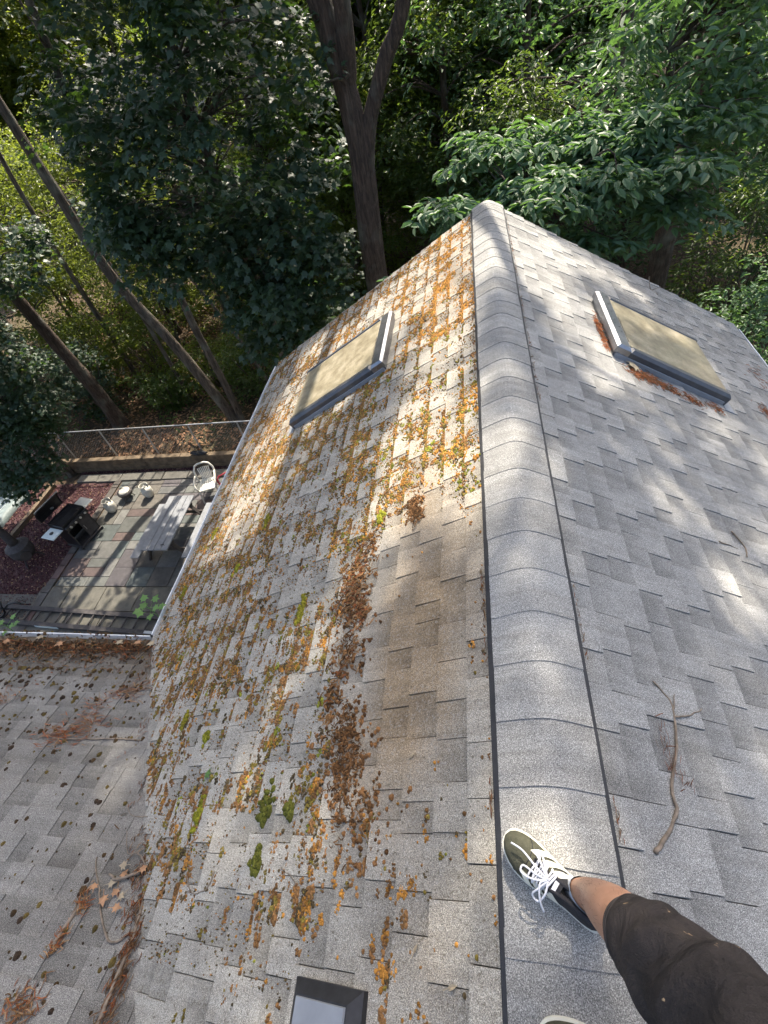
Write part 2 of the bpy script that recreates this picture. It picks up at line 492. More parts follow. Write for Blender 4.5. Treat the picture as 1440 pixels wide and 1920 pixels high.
def patio():
    base = MB().box(-10.62, -2.4, 0.9, 9.52, ZG - 0.12, ZG - 0.022).build('patio', 'tie')
    tag(base, kind='structure')
    tones = [(0.094, 0.099, 0.091), (0.110, 0.105, 0.091), (0.085, 0.077, 0.083), (0.083, 0.099, 0.096), (0.105, 0.107, 0.105),
             (0.094, 0.085, 0.072), (0.099, 0.069, 0.063), (0.118, 0.118, 0.110)]
    # random ashlar packing on a 0.29 m grid
    gs = 0.29; nx, ny = 26, 13; X0, Y0p = -10.56, 5.73
    used = np.zeros((nx, ny), bool); r = random.Random(5)
    for j in range(ny):
        for i in range(nx):
            if used[i, j]: continue
            opts = [(2, 1), (1, 1), (2, 2), (3, 2), (1, 2), (2, 1), (3, 1), (2, 2)]
            r.shuffle(opts)
            for (a, b) in opts + [(1, 1)]:
                if i + a <= nx and j + b <= ny and not used[i:i + a, j:j + b].any():
                    used[i:i + a, j:j + b] = True; break
            x0, x1 = X0 + i * gs + 0.006, X0 + (i + a) * gs - 0.006
            y0, y1 = Y0p + j * gs + 0.006, Y0p + (j + b) * gs - 0.006
            t = tones[r.randrange(len(tones))]; k = r.uniform(0.62, 0.98)
            mb = MB(); mb.bbox(x0, x1, y0, y1, ZG - 0.06, ZG + r.uniform(-0.005, 0.006), 0.005)
            mb.T = [tuple(c * k for c in t)] * len(mb.V)
            mb.build('flagstone', 'stone', base, tone=True)
    # larger slabs next to the house wing
    for (ya_, yb_, x) in ((5.04, 5.715, -10.9), (4.34, 5.025, -11.6), (3.62, 4.325, -11.3)):
      while x < -5.5:
        w = r.uniform(0.75, 1.15); k = r.uniform(0.85, 1.1)
        mb = MB().bbox(x + 0.008, x + w - 0.008, ya_, yb_, ZG - 0.06, ZG + r.uniform(-0.004, 0.004), 0.005)
        mb.T = [(0.09 * k, 0.085 * k, 0.068 * k)] * len(mb.V)
        mb.build('flagstone', 'stone', base, tone=True); x += w
    # border slabs at the far edge and red bricks edging the bed
    x = -12.2
    while x < -7.4:
        w = r.uniform(0.5, 0.95); k = r.uniform(0.8, 1.1)
        mb = MB().bbox(x + 0.01, x + w - 0.01, 9.53 + r.uniform(-.03, .03), 9.85, ZG - 0.06, ZG + 0.035 + r.uniform(-0.01, 0.01), 0.008)
        mb.T = [(0.11 * k, 0.105 * k, 0.09 * k)] * len(mb.V)
        mb.build('flagstone', 'stone', base, tone=True); x += w
    y = 4.3
    while y < 9.3:
        k = r.uniform(0.8, 1.2)
        mb = MB().bbox(-10.80, -10.59, y + 0.006, y + 0.40, ZG - 0.06, ZG + 0.02 + r.uniform(-.008, .008), 0.006)
        mb.T = [((0.10 if r.random() < .4 else 0.07) * k, 0.06 * k, 0.052 * k)] * len(mb.V)
        mb.build('edging_stone', 'stone', base, tone=True); y += 0.41
patio()

def gravel():
    # lava rock bed left of the patio and along the timber wall: base sheet plus countless stones
    mb = MB()
    mb.box(-14.2, -10.81, 4.5, 9.5, ZG - 0.09, ZG - 0.02)
    mb.box(-12.3, -6.4, 9.86, 10.02, ZG - 0.09, ZG - 0.015)
    tag(mb.build('gravel_bed', 'gravel'), kind='structure')
    n = 9000
    P = np.empty((n, 3))
    k = int(n * .86)
    P[:k, 0] = rng.uniform(-14.0, -10.83, k); P[:k, 1] = rng.uniform(4.6, 9.45, k); P[:k, 2] = ZG - 0.01
    P[k:, 0] = rng.uniform(-12.2, -6.4, n - k); P[k:, 1] = rng.uniform(9.86, 10.0, n - k); P[k:, 2] = ZG - 0.005
    T = np.array([[1, 0, 0], [-1, 0, 0], [0, 1, 0], [0, -1, 0], [0, 0, 1], [0, 0, -1]], float)
    fc = np.array([[0, 2, 4], [2, 1, 4], [1, 3, 4], [3, 0, 4], [2, 0, 5], [1, 2, 5], [3, 1, 5], [0, 3, 5]])
    sc = rng.uniform(0.012, 0.032, (n, 1, 3)); ang = rng.uniform(0, PI, n)
    V = T[None] * sc
    ca, sa = np.cos(ang)[:, None], np.sin(ang)[:, None]
    V = np.stack((V[..., 0] * ca - V[..., 1] * sa, V[..., 0] * sa + V[..., 1] * ca, V[..., 2]), -1) + P[:, None]
    idx = (fc[None] + (np.arange(n) * 6)[:, None, None]).ravel()
    base = np.array([0.075, 0.034, 0.037]); tn = base * rng.uniform(0.5, 1.9, (n, 1))
    lf = rng.random(n) < 0.12; tn[lf] = np.array([0.30, 0.20, 0.13]) * rng.uniform(.7, 1.2, (lf.sum(), 1))
    me = fast_mesh('lava_gravel', V.reshape(-1, 3), idx, np.full(n * 8, 3), 'needle', np.repeat(tn, 6, 0))
    tag(link('lava_gravel', me), 'maroon lava rock gravel in the planting bed beside the patio', 'gravel', kind='stuff')
gravel()

# ------------------------------------------------------------------ house
house = thing('house', 'house with mossy grey shingled gable roof, ridge vent and two skylights', 'house', (XR, 1.0, ZG))
def deck():
    for side, nm in ((-1, 'left'), (1, 'right')):
        V = [slope_pt(side, Y0, 0, -.004), slope_pt(side, Y1 - 0.03, 0, -.004), slope_pt(side, Y1 - 0.03, SL, -.004), slope_pt(side, Y0, SL, -.004),
             slope_pt(side, Y0, 0.03, -.03), slope_pt(side, Y1 - 0.03, 0.03, -.03), slope_pt(side, Y1 - 0.03, SL, -.03), slope_pt(side, Y0, SL, -.03)]
        yield link('roof_slope', make_mesh('roof_slope', V, BOXF, 'wood_dark'), house)
left_slope, right_slope = list(deck())
left_slope['label'] = 'roof slope overgrown with orange and green moss'
right_slope['label'] = 'clean grey shingled roof slope right of the ridge'
VW0 = -4.4
V = [wing_pt(-9, VW0, -.004), wing_pt(-0.4, VW0, -.004), wing_pt(-0.4, 0, -.004), wing_pt(-9, 0, -.004), wing_pt(-9, VW0, -.03), wing_pt(-0.4, VW0, -.03), wing_pt(-0.4, 0, -.03), wing_pt(-9, 0, -.03)]
# trim the deck so that it stays below the main slope
def wing_xmax(v):
    y = YE + v * math.cos(BE)
    return -2.69 + (YE - y) * TB / TA
V = [wing_pt(-9, VW0, -.004), wing_pt(wing_xmax(VW0) + .05, VW0, -.004), wing_pt(-2.69 + .05, -.07, -.004), wing_pt(-9, -.07, -.004),
     wing_pt(-9, VW0, -.03), wing_pt(wing_xmax(VW0) + .05, VW0, -.03), wing_pt(-2.69 + .05, -.07, -.03), wing_pt(-9, -.07, -.03)]
wing_slope = link('roof_slope', make_mesh('roof_slope', V, BOXF, 'wood_dark'), house)
wing_slope['label'] = 'lower wing roof slope with debris in its valley'

# brown stain where moss has been scraped away (left slope), as a smooth field over (y, s)
def gauss(y, s, y0, s0, ry, rs):
    return math.exp(-((y - y0) / ry) ** 2 - ((s - s0) / rs) ** 2)
def tone_left(y, s):
    st = 1.1 * gauss(y, s, 1.25, .55, .6, .33) + .75 * gauss(y, s, .62, .65, .35, .22) + .5 * gauss(y, s, 2.0, .6, .5, .25) + .4 * gauss(y, s, -.05, .45, .2, .15) + .45 * gauss(y, s, 4.6, .5, 1.4, .5) + .35 * gauss(y, s, 3.5, 2.6, 1.5, .6)
    st *= 0.35 + 1.1 * vnoise(y * 2.7, s * 8, 4)
    st = min(1, st)
    a, b = np.array([1.16, 1.11, 1.01]), np.array([0.95, 0.72, 0.48])
    return a * (1 - st) + b * st
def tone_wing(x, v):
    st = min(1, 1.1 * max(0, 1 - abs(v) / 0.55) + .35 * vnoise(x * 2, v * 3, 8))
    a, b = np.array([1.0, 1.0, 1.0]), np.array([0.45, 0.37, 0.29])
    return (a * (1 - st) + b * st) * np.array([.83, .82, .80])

pieces = []      # (screen size, verts, tones, parent, mat)
BF = [(4, 5, 6, 7), (0, 1, 5, 4), (1, 2, 6, 5), (2, 3, 7, 6), (3, 0, 4, 7)]
def piece(fn, tfn, u0, u1, v0, v1, thick, parent, mat, k):
    """one shingle tab; butt edge at v1 (down slope)"""
    j = lambda a: random.uniform(-a, a)
    z0 = 0.0015
    hb = thick + j(0.0008)
    V = [fn(u0, v0, 0), fn(u1, v0, 0), fn(u1, v1 + j(.002), 0), fn(u0, v1 + j(.002), 0),
         fn(u0 + 0.001, v0, z0 + thick * .15), fn(u1 - 0.001, v0, z0 + thick * .15), fn(u1 - 0.001 + j(.0015), v1 - .002 + j(.0015), z0 + hb), fn(u0 + 0.001 + j(.0015), v1 - .002 + j(.0015), z0 + hb + j(.0006))]
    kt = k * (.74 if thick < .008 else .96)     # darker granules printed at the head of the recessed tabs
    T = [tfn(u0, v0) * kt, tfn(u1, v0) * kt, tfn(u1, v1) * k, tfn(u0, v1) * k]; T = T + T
    c = np.mean(np.array(V), 0); pr = project(c); size = 0
    if pr and -40 < pr[0] < 1480 and -40 < pr[1] < 1980:
        pts = [project(V[i]) for i in (4, 5, 6, 7)]
        if all(pts):
            size = 0.5 * abs((pts[2][0] - pts[0][0]) * (pts[3][1] - pts[1][1]) - (pts[3][0] - pts[1][0]) * (pts[2][1] - pts[0][1]))
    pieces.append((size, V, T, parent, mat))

def courses(fn, tfn, ua, ub_fn, n, parent, mat, v_start, kmul=1.0):
    for c in range(n):
        v1 = v_start + (c + 1) * EX; v0 = v1 - EX - 0.012
        u = ua - random.uniform(0, .3); ub = ub_fn(v1)
        tooth = random.random() < .5
        lift = 0.0
        while u < ub:
            w = random.choice((0.10, 0.125, 0.15, 0.17, 0.20, 0.23, 0.165)) * random.uniform(.92, 1.08)
            u2 = min(u + w, ub)
            if u2 - u > 0.02 or u2 < ub:
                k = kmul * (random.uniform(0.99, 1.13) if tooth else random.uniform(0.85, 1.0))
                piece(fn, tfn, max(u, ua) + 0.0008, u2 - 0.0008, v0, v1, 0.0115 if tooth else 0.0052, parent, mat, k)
            tooth = not tooth if random.random() < .85 else tooth
            u = u2
NC = int(SL / EX)
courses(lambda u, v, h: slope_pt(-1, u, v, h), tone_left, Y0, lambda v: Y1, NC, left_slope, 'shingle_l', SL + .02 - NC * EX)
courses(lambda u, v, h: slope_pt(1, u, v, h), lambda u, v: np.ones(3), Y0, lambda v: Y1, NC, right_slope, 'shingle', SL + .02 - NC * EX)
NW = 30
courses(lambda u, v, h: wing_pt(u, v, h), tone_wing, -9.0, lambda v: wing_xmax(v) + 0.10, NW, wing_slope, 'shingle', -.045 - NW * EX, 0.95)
pieces.sort(key=lambda p: -p[0])
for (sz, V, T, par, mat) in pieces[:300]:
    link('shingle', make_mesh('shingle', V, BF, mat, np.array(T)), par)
rest = {}
for p in pieces[300:]:
    rest.setdefault(p[3].name, []).append(p)
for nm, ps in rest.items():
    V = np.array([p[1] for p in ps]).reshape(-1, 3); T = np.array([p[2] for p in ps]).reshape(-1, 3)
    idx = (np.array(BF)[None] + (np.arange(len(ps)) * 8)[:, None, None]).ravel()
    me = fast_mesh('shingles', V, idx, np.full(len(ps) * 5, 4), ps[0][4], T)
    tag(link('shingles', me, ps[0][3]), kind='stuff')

def walls():
    yl, yr = XR - SL * CA + .38, XR + SL * CA - .38
    mb = MB(); mb.box(yl, yr, Y0 + .1, Y1 - .28, ZG - .1, ZE + .12)
    # gable triangle
    ya, yb = Y1 - .34, Y1 - .28
    zt = ZR - 0.10
    mb.add([(yl, ya, ZE + .12), (yr, ya, ZE + .12), (XR, ya, zt), (yl, yb, ZE + .12), (yr, yb, ZE + .12), (XR, yb, zt)], [(0, 1, 2), (5, 4, 3), (0, 3, 4, 1), (1, 4, 5, 2), (2, 5, 3, 0)])
    mb.build('wall', 'siding', house)
    MB().box(-8.7, yl - .002, -2.3, YE - .38, ZG - .1, ZE + .10).build('wall', 'siding', house)
    # lapped siding boards on the visible-from-the-patio sides
    for k in range(30):
        z = ZG + .1 + k * .18
        MB().box(yl - .02, yl - .003, YE - .38, Y1 - .28, z, z + .174).build('siding_board', 'siding', house)
    for k in range(30):
        z = ZG + .1 + k * .18
        MB().box(-8.7, yl - .03, YE - .375, YE - .358, z, z + .174).build('siding_board', 'siding', house)
    # soffits and fascia
    for s in (-1, 1):
        xe = XR + s * (SL - .05) * CA
        x0, x1 = sorted((xe - s * .015, xe - s * .40))
        MB().box(x0, x1, (YE if s < 0 else Y0), Y1 - .06, ZE - .13, ZE - .11).build('soffit', 'trim', house)
        x0, x1 = sorted((xe - s * .014, xe - s * .034))
        MB().box(x0, x1, (YE if s < 0 else Y0), Y1 - .05, ZE - .15, ZE - .03).build('fascia', 'trim', house)
        # rake board under the far edge of the slope
        a, b = slope_pt(s, Y1 - .05, .05, -.09), slope_pt(s, Y1 - .05, SL - .02, -.09)
        MB().beam(a, b, .025, .11, (0, 0, 1)).build('rake_board', 'trim', house)
        a, b = slope_pt(s, Y1 - .008, .12, -.012), slope_pt(s, Y1 - .008, SL, -.012)
        MB().beam(a, b, .012, .03, (0, 0, 1)).build('drip_edge', 'gutter', house)
    MB().box(-9, XR - SL * CA - .01, YE - .40, YE - .03, ZE - .13, ZE - .11).build('soffit', 'trim', house)
walls()

def gutter(pts_dir, prof_origin, along, out, L, name='gutter'):
    """K-style gutter: profile in (out, z), extruded along"""
    pr = [(-.075, 0.0), (-.075, -.095), (-.02, -.095), (.0, -.05), (.012, 0.0), (.002, 0.002), (-.010, -.045), (-.026, -.087), (-.067, -.087), (-.067, 0.0)]
    o, a, t = Vector(prof_origin), Vector(along), Vector(out)
    n = 14; rings = []
    for i in range(n + 1):
        p = o + a * (L * i / n)
        sag = .004 * math.sin(i * 1.7)
        rings.append([p + t * q[0] + Vector((0, 0, q[1] + sag)) for q in pr])
    return MB().loft(rings).build(name, 'gutter', house)
XEL = XR - 3.36 * CA; XER = XR + 3.36 * CA
gutter(None, (XEL, YE + .02, ZE + .006), (0, 1, 0), (-1, 0, 0), Y1 - .06 - YE - .02)['label'] = 'white gutter along the mossy left eave'
gutter(None, (XER, Y0, ZE + .006), (0, 1, 0), (1, 0, 0), Y1 - .1 - Y0)['label'] = 'white gutter along the right eave'
gutter(None, (-9, YE, ZE + .006), (1, 0, 0), (0, 1, 0), 9 + XEL - .02)['label'] = 'white gutter of the lower wing full of debris'

def ridge():
    W = 0.176
    # black vent core with louvre lips
    def prof(w, h, drop):
        xs = np.linspace(-w, w, 13)
        return [(x, -math.sqrt((x * TA) ** 2 + 0.030 ** 2) + 0.030 + h - (drop if abs(x) > w - .004 else 0)) for x in xs]
    def strip(w, h0, h1, ya, yb, name, mat, par, n=2):
        rings = []
        for y in np.linspace(ya, yb, n):
            top = prof(w, h1, 0); bot = prof(w, h0, 0)
            rings.append([(XR + x, y, ZR + z) for x, z in top] + [(XR + x, y, ZR + z) for x, z in bot[::-1]])
        return MB().loft(rings).build(name, mat, par)
    vent = strip(W, -.030, -.016, Y0, Y1 - .01, 'ridge_vent', 'vent_black', house)
    strip(W - .008, -.0158, -.006, Y0, Y1 - .012, 'vent_louvre', 'vent_black', vent)
    strip(W - .003, -.0058, .004, Y0, Y1 - .014, 'vent_lip', 'vent_black', vent)
    # cap shingles, butt edges towards the camera
    E = 0.2; y = -.017 - 16 * E; i = 0
    while y < Y1 - .05:
        ya, yb = y, min(y + E + .06, Y1 + .0)
        w = W - .016 + random.uniform(-.003, .003)
        xs = np.linspace(-w, w, 17)
        rings = []; k = random.uniform(.86, 1.12)
        lift0 = random.uniform(.0022, .0042) * (1 if y < 1.1 else .55)
        ny = 6
        for q in range(ny + 1):
            t = q / ny; yy = ya + (yb - ya) * t
            h = .0085 + lift0 * (1 - t) - .0025 * t
            top = []
            for x in xs:
                wob = .005 * vnoise(yy * 4.5 + 7, x * 7, 2) + 0.012 * max(0, math.sin(yy * 7.0)) ** 2 * max(0, 1 - abs(x) / .10) * (.15 if yy < 2 else .3)
                z = -math.sqrt((x * TA) ** 2 + 0.030 ** 2) + 0.030 + h + wob
                wv = .003 * (vnoise(x * 22, y * 9, 5) - .5) if q == 0 else 0
                top.append((XR + x + .002 * (vnoise(yy * 9, x, 3) - .5), yy + wv, ZR + z))
            bot = [(p[0], p[1], p[2] - .003) for p in top[::-1]]
            rings.append(top + bot)
        mb = MB().loft(rings); mb.T = [(k, k, k)] * len(mb.V)
        mb.build('ridge_cap_shingle', 'shingle', house, tone=True)
        y += E; i += 1
ridge()

def skylight(side, y0, y1, s0, s1, label):
    f = lambda u, v, h: slope_pt(side, u, v, h)
    def quadbox(u0, u1, v0, v1, h0, h1, name, mat, par, bev=.008, tw=0.0):
        V = [f(u0, v0, h0), f(u1, v0, h0), f(u1, v1, h0), f(u0, v1, h0), f(u0, v0, h1 - bev), f(u1, v0, h1 - bev), f(u1, v1, h1 - bev), f(u0, v1, h1 - bev),
             f(u0 + bev, v0 + bev, h1), f(u1 - bev, v0 + bev, h1), f(u1 - bev, v1 - bev, h1), f(u0 + bev, v1 - bev, h1)]
        Fc = [(0, 3, 2, 1), (0, 1, 5, 4), (1, 2, 6, 5), (2, 3, 7, 6), (3, 0, 4, 7), (4, 5, 9, 8), (5, 6, 10, 9), (6, 7, 11, 10), (7, 4, 8, 11), (8, 9, 10, 11)]
        return link(name, make_mesh(name, V, Fc, mat), par)
    sk = quadbox(y0 + .02, y1 - .02, s0 + .02, s1 - .02, -.02, .085, 'skylight', 'clad', house)   # curb
    sk['label'] = label
    H0, H1 = .0402, .100
    fw = .085
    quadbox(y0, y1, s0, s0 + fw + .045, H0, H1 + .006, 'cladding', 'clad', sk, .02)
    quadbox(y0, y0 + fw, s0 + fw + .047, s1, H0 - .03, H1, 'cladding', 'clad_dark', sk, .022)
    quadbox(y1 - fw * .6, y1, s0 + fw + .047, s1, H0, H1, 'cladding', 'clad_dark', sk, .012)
    quadbox(y0 + fw + .002, y1 - fw * .6 - .002, s1 - .022, s1, H0, H1 - .016, 'cladding', 'glass', sk, .004)
    quadbox(y0 + fw + .001, y1 - fw * .6 - .001, s0 + fw + .046, s1 - .023, .0865, .0935, 'glass_pane', 'glass', sk, .001)
    # step flashing
    quadbox(y0 - .06, y1 + .06, s1 - .005, s1 + .09, .004, .0115, 'flashing', 'vent_grey', sk, .002)
    quadbox(y0 - .012, y0 + .018, s0 + .03, s1 - .03, .002, .040, 'flashing', 'vent_grey', sk, .002)
    quadbox(y0 + .12, y1 - .4, s0 + .12, s0 + .122, H1 + .003, H1 + .0075, 'seam', 'vent_black', sk, .0005)
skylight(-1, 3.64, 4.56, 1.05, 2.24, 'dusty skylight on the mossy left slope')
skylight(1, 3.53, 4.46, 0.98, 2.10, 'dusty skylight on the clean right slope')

def box_vent():
    y1, y0, s0, s1 = -.14, -.46, .645, .94
    f = lambda u, v, h: slope_pt(-1, u, v, h)
    m = MB(); fl = .006
    V = [f(y0 - .05, s0 - .05, .001), f(y1 + .05, s0 - .05, .001), f(y1 + .05, s1 + .05, .001), f(y0 - .05, s1 + .05, .001)]
    hv = link('roof_vent', make_mesh('roof_vent', [f(y0, s0, .0), f(y1, s0, 0), f(y1, s1, 0), f(y0, s1, 0),
             f(y0, s0, .03), f(y1, s0, .03), f(y1, s1, .03), f(y0, s1, .03),
             f(y0 + .03, s0 + .04, .055), f(y1 - .035, s0 + .04, .055), f(y1 - .035, s1 - .035, .055), f(y0 + .03, s1 - .035, .055)],
             [(0, 1, 5, 4), (1, 2, 6, 5), (2, 3, 7, 6), (3, 0, 4, 7), (4, 5, 9, 8), (5, 6, 10, 9), (6, 7, 11, 10), (7, 4, 8, 11), (8, 9, 10, 11)], 'vent_black'), house)
    hv['label'] = 'low black box vent with grey lid'
    V = [f(y0 + .034, s0 + .044, .0552), f(y1 - .040, s0 + .044, .0552), f(y1 - .040, s1 - .040, .0552), f(y0 + .034, s1 - .040, .0552),
         f(y0 + .036, s0 + .046, .062), f(y1 - .042, s0 + .046, .062), f(y1 - .042, s1 - .042, .062), f(y0 + .036, s1 - .042, .062)]
    link('vent_lid', make_mesh('vent_lid', V, BOXF, 'vent_grey'), hv)
box_vent()

# ------------------------------------------------------------------ moss, needles, twigs and leaves on the roof
DOME_N = 7
def dome_template():
    V = [(0, 0, 1.0)]
    for r, z in ((0.55, 0.80), (1.0, 0.0)):
        for k in range(DOME_N):
            a = 2 * PI * (k + (0.5 if r < .9 else 0)) / DOME_N
            V.append((r * math.cos(a), r * math.sin(a), z))
    Fc = []
    for k in range(DOME_N):
        k2 = (k + 1) % DOME_N
        Fc += [(0, 1 + k, 1 + k2), (1 + k, 1 + DOME_N + k, 1 + DOME_N + k2), (1 + k, 1 + DOME_N + k2, 1 + k2)]
    return np.array(V), np.array(Fc)
DV, DF = dome_template()

def domes(name, fn, U, Vv, ru, rv, h, tones, parent=None, mat='moss'):
    """U, Vv: surface coords of each clump; ru, rv radii; h height"""
    n = len(U)
    jit = 1 + rng.uniform(-.2, .2, (n, len(DV), 1))
    L = DV[None] * jit; L[..., 2] = np.clip(L[..., 2], 0, 1.2)
    a = rng.uniform(-.5, .5, n); ca, sa = np.cos(a)[:, None], np.sin(a)[:, None]
    lu = (L[..., 0] * ca - L[..., 1] * sa) * ru[:, None]; lv = (L[..., 0] * sa + L[..., 1] * ca) * rv[:, None]
    uu = U[:, None] + lu; vv = Vv[:, None] + lv; hh = L[..., 2] * h[:, None] + np.where(L[..., 2] > .05, 0.0085, 0.001)
    P = np.stack(fn(uu, vv, hh), -1)
    idx = (DF[None] + (np.arange(n) * len(DV))[:, None, None]).ravel()
    me = fast_mesh(name, P.reshape(-1, 3), idx, np.full(n * len(DF), 3), mat, np.repeat(tones, len(DV), 0), True)
    return link(name, me, parent)

fL = lambda u, v, h: (XR - (v * CA + h * SA), u + 0 * v, ZR - v * SA + h * CA)
fR = lambda u, v, h: (XR + (v * CA + h * SA), u + 0 * v, ZR - v * SA + h * CA)
fW = lambda u, v, h: (u + 0 * v, YE + v * math.cos(BE) + h * math.sin(BE), ZE - v * math.sin(BE) + h * math.cos(BE))

VS = SL + .02 - NC * EX
def nz(y, s, f, seed):
    return np.array([vnoise(a * f, b * f, seed) for a, b in zip(y, s)])
def in_valley(y, s):
    x = XR - s * CA
    return (y < YE) & (x < -2.69 + (YE - y) * TB / TA + .02)

def moss():
    ORANGE, BROWN, OLIVE = np.array([0.42, 0.20, 0.042]), np.array([0.235, 0.125, 0.050]), np.array([0.20, 0.155, 0.035])
    GREEN, DARK = np.array([0.20, 0.21, 0.03]), np.array([0.10, 0.075, 0.038])
    Y, S, RU, RV, T = [], [], [], [], []
    def zone(y0, y1, s0, s1, dens, rmin, rmax, mixw, clump=.5, rowp=.4, f=2.2, seed=1, stretch=1.4):
        n = int((y1 - y0) * (s1 - s0) * dens * 15.0)
        y = rng.uniform(y0, y1, n); s = rng.uniform(s0, s1, n)
        row = rng.random(n) < rowp * .7
        k = np.round((s - VS) / EX); s = np.where(row, VS + k * EX + rng.normal(.006, .012, n), s)
        d = nz(y, s * 1.6, f, seed) * .6 + nz(y, s * 1.5, f * 3.1, seed + 5) * .4
        keep = (rng.random(n) < np.clip((d - .5) * 1.5 * clump * 2 + .36, .04, 1)) & (s > .19) & (s < SL) & ~in_valley(y, s)
        # not on the skylight or under the vent
        keep &= ~((y > 3.62) & (y < 4.76) & (s > 1.0) & (s < 2.32)) & ~((y < -.1) & (s > .6) & (s < .98))
        # scraped area stays bare
        keep &= ~((rng.random(n) < .93) & (((y - 1.25) / .6) ** 2 + ((s - .52) / .27) ** 2 < 1))
        keep &= ~((rng.random(n) < .75) & (((y - .6) / .45) ** 2 + ((s - .52) / .24) ** 2 < 1))
        y, s = y[keep], s[keep]; m = len(y)
        r = rmin * .62 + (rmax * .72 - rmin * .62) * rng.random(m) ** 2.6
        st = rng.uniform(1, 1 + (stretch - 1) * .9, m)
        w = np.array(mixw, float); w /= w.sum()
        c = np.array([ORANGE, BROWN, OLIVE, GREEN, DARK])[rng.choice(5, m, p=w)] * rng.uniform(.6, 1.3, (m, 1))
        Y.append(y); S.append(s); RU.append(r * st); RV.append(r); T.append(c)
    zone(3.6, 5.86, .19, .62, 620, .008, .026, (8, 2, .6, .1, .1), .6, .7, 2.5, 1, 1.9)
    zone(3.6, 5.86, .55, 1.1, 520, .008, .026, (6, 3, 1.2, .2, .3), .6, .75, 2.5, 2, 1.8)
    zone(4.5, 5.86, 1.0, 2.2, 430, .008, .024, (4, 4, 1, .1, .4), .6, .6, 2.0, 3, 1.5)
    zone(4.4, 5.86, 2.1, 3.36, 380, .008, .024, (2, 5, 1.4, .1, .8), .6, .6, 2.0, 4, 1.5)
    zone(1.9, 3.65, .2, .6, 300, .008, .03, (5, 2.5, 3, 1.4, .6), .7, .6, 2.2, 5, 1.6)
    zone(1.7, 3.65, .55, 1.3, 420, .008, .026, (3.2, 3.5, 3, .8, .8), .6, .6, 2.4, 6, 1.5)
    zone(1.9, 3.65, 1.2, 2.4, 560, .007, .024, (1.6, 5, 3, .3, 1.6), .6, .5, 2.4, 7, 1.5)
    zone(3.6, 4.5, 2.2, 3.36, 420, .007, .022, (3.5, 4, 1, .2, 1), .6, .5, 2.4, 8, 1.5)
    zone(1.9, 3.65, 2.3, 3.36, 400, .007, .024, (2.2, 5, 1.6, .4, 1.5), .6, .5, 2.4, 9, 1.5)
    zone(1.0, 1.95, 1.0, 3.3, 310, .007, .028, (1.6, 6, 2.4, .3, 2), .7, .45, 2.6, 10, 1.6)
    zone(.35, 1.05, 1.0, 2.9, 210, .007, .030, (1.2, 6, 2.4, .3, 2.4), .8, .4, 3.0, 11, 1.7)
    zone(-.02, .4, .95, 2.3, 190, .007, .030, (1.5, 5, 2, .3, 2.4), .9, .4, 3.0, 12, 1.9)
    zone(-.35, .02, .95, 1.6, 60, .007, .026, (2, 4, 1, .2, 1), .9, .4, 3.0, 13, 1.9)
    zone(-.3, .5, .4, 1.0, 150, .008, .027, (4, 5, .5, 0, .6), 1.1, .4, 3.2, 14, 2.0)
    zone(-.3, 1.0, .2, .5, 36, .007, .022, (4, 4, 1, .2, .8), .9, .4, 3.0, 15, 1.8)
    zone(1.0, 2.2, .2, .7, 46, .006, .018, (4, 3, 3, 1, 1), .9, .4, 3.0, 16, 1.5)
    zone(1.75, 3.0, .2, .36, 220, .008, .024, (1, 1, 4, 3, 1), .9, .3, 2.0, 17, 1.5)
    zone(1.6, 5.86, .2, 3.3, 420, .004, .008, (2, 4, 2, .2, 4), .5, .3, 3.5, 21, 1.2)
    zone(-.2, 1.7, .9, 3.0, 260, .004, .008, (1, 4, 2, .2, 5), .6, .3, 3.5, 22, 1.2)
    Y, S, RU, RV, T = map(np.concatenate, (Y, S, RU, RV, T))
    big = RV > .0085                       # larger tufts are made of several small mounds
    rep = np.where(big, np.clip((RV / .0019).astype(int) + 1, 5, 12), 1)
    i = np.repeat(np.arange(len(Y)), rep); b = big[i]; m = len(i)
    ang, rad = rng.uniform(0, 2 * PI, m), np.sqrt(rng.random(m)) * b
    Y = Y[i] + np.cos(ang) * rad * RU[i] * .95; S = S[i] + np.sin(ang) * rad * RV[i] * .8
    k = np.where(b, rng.uniform(.26, .48, m), 1.0)
    RU, RV, T = RU[i] * k, RV[i] * k, T[i] * rng.uniform(.75, 1.2, (m, 1))
    RU = np.minimum(RU, RV * 1.5)
    o = domes('moss', fL, Y, S, RU, RV, RV * rng.uniform(.45, .8, m), T)
    tag(o, 'orange and brown moss clumps spotting the left roof slope', 'moss', kind='stuff')
    # thin dark moss crumbs over the wing roof
    n = 1700
    x = rng.uniform(-4.6, -1.45, n); v = rng.uniform(-2.3, -.02, n) ; v = np.where(rng.random(n) < .55, -np.abs(rng.normal(0, .45, n)), v)
    kk = np.round(v / EX); v = np.where(rng.random(n) < .5, kk * EX + .02 + rng.normal(0, .008, n), v)
    y = YE + v * math.cos(BE)
    ok = (x < -2.69 + (YE - y) * TB / TA - .03) & (v > -2.4)
    x, v = x[ok], v[ok]; m = len(x)
    r = .005 + .016 * rng.random(m) ** 2.5
    c = np.array([[0.07, 0.045, 0.022], [0.11, 0.08, 0.025], [0.045, 0.03, 0.02]])[rng.integers(0, 3, m)] * rng.uniform(.7, 1.3, (m, 1))
    o = domes('moss', fW, x, v, r, r * 1.2, r * .6, c)
    tag(o, 'small dark moss crumbs on the lower wing roof', 'moss', kind='stuff')
moss()

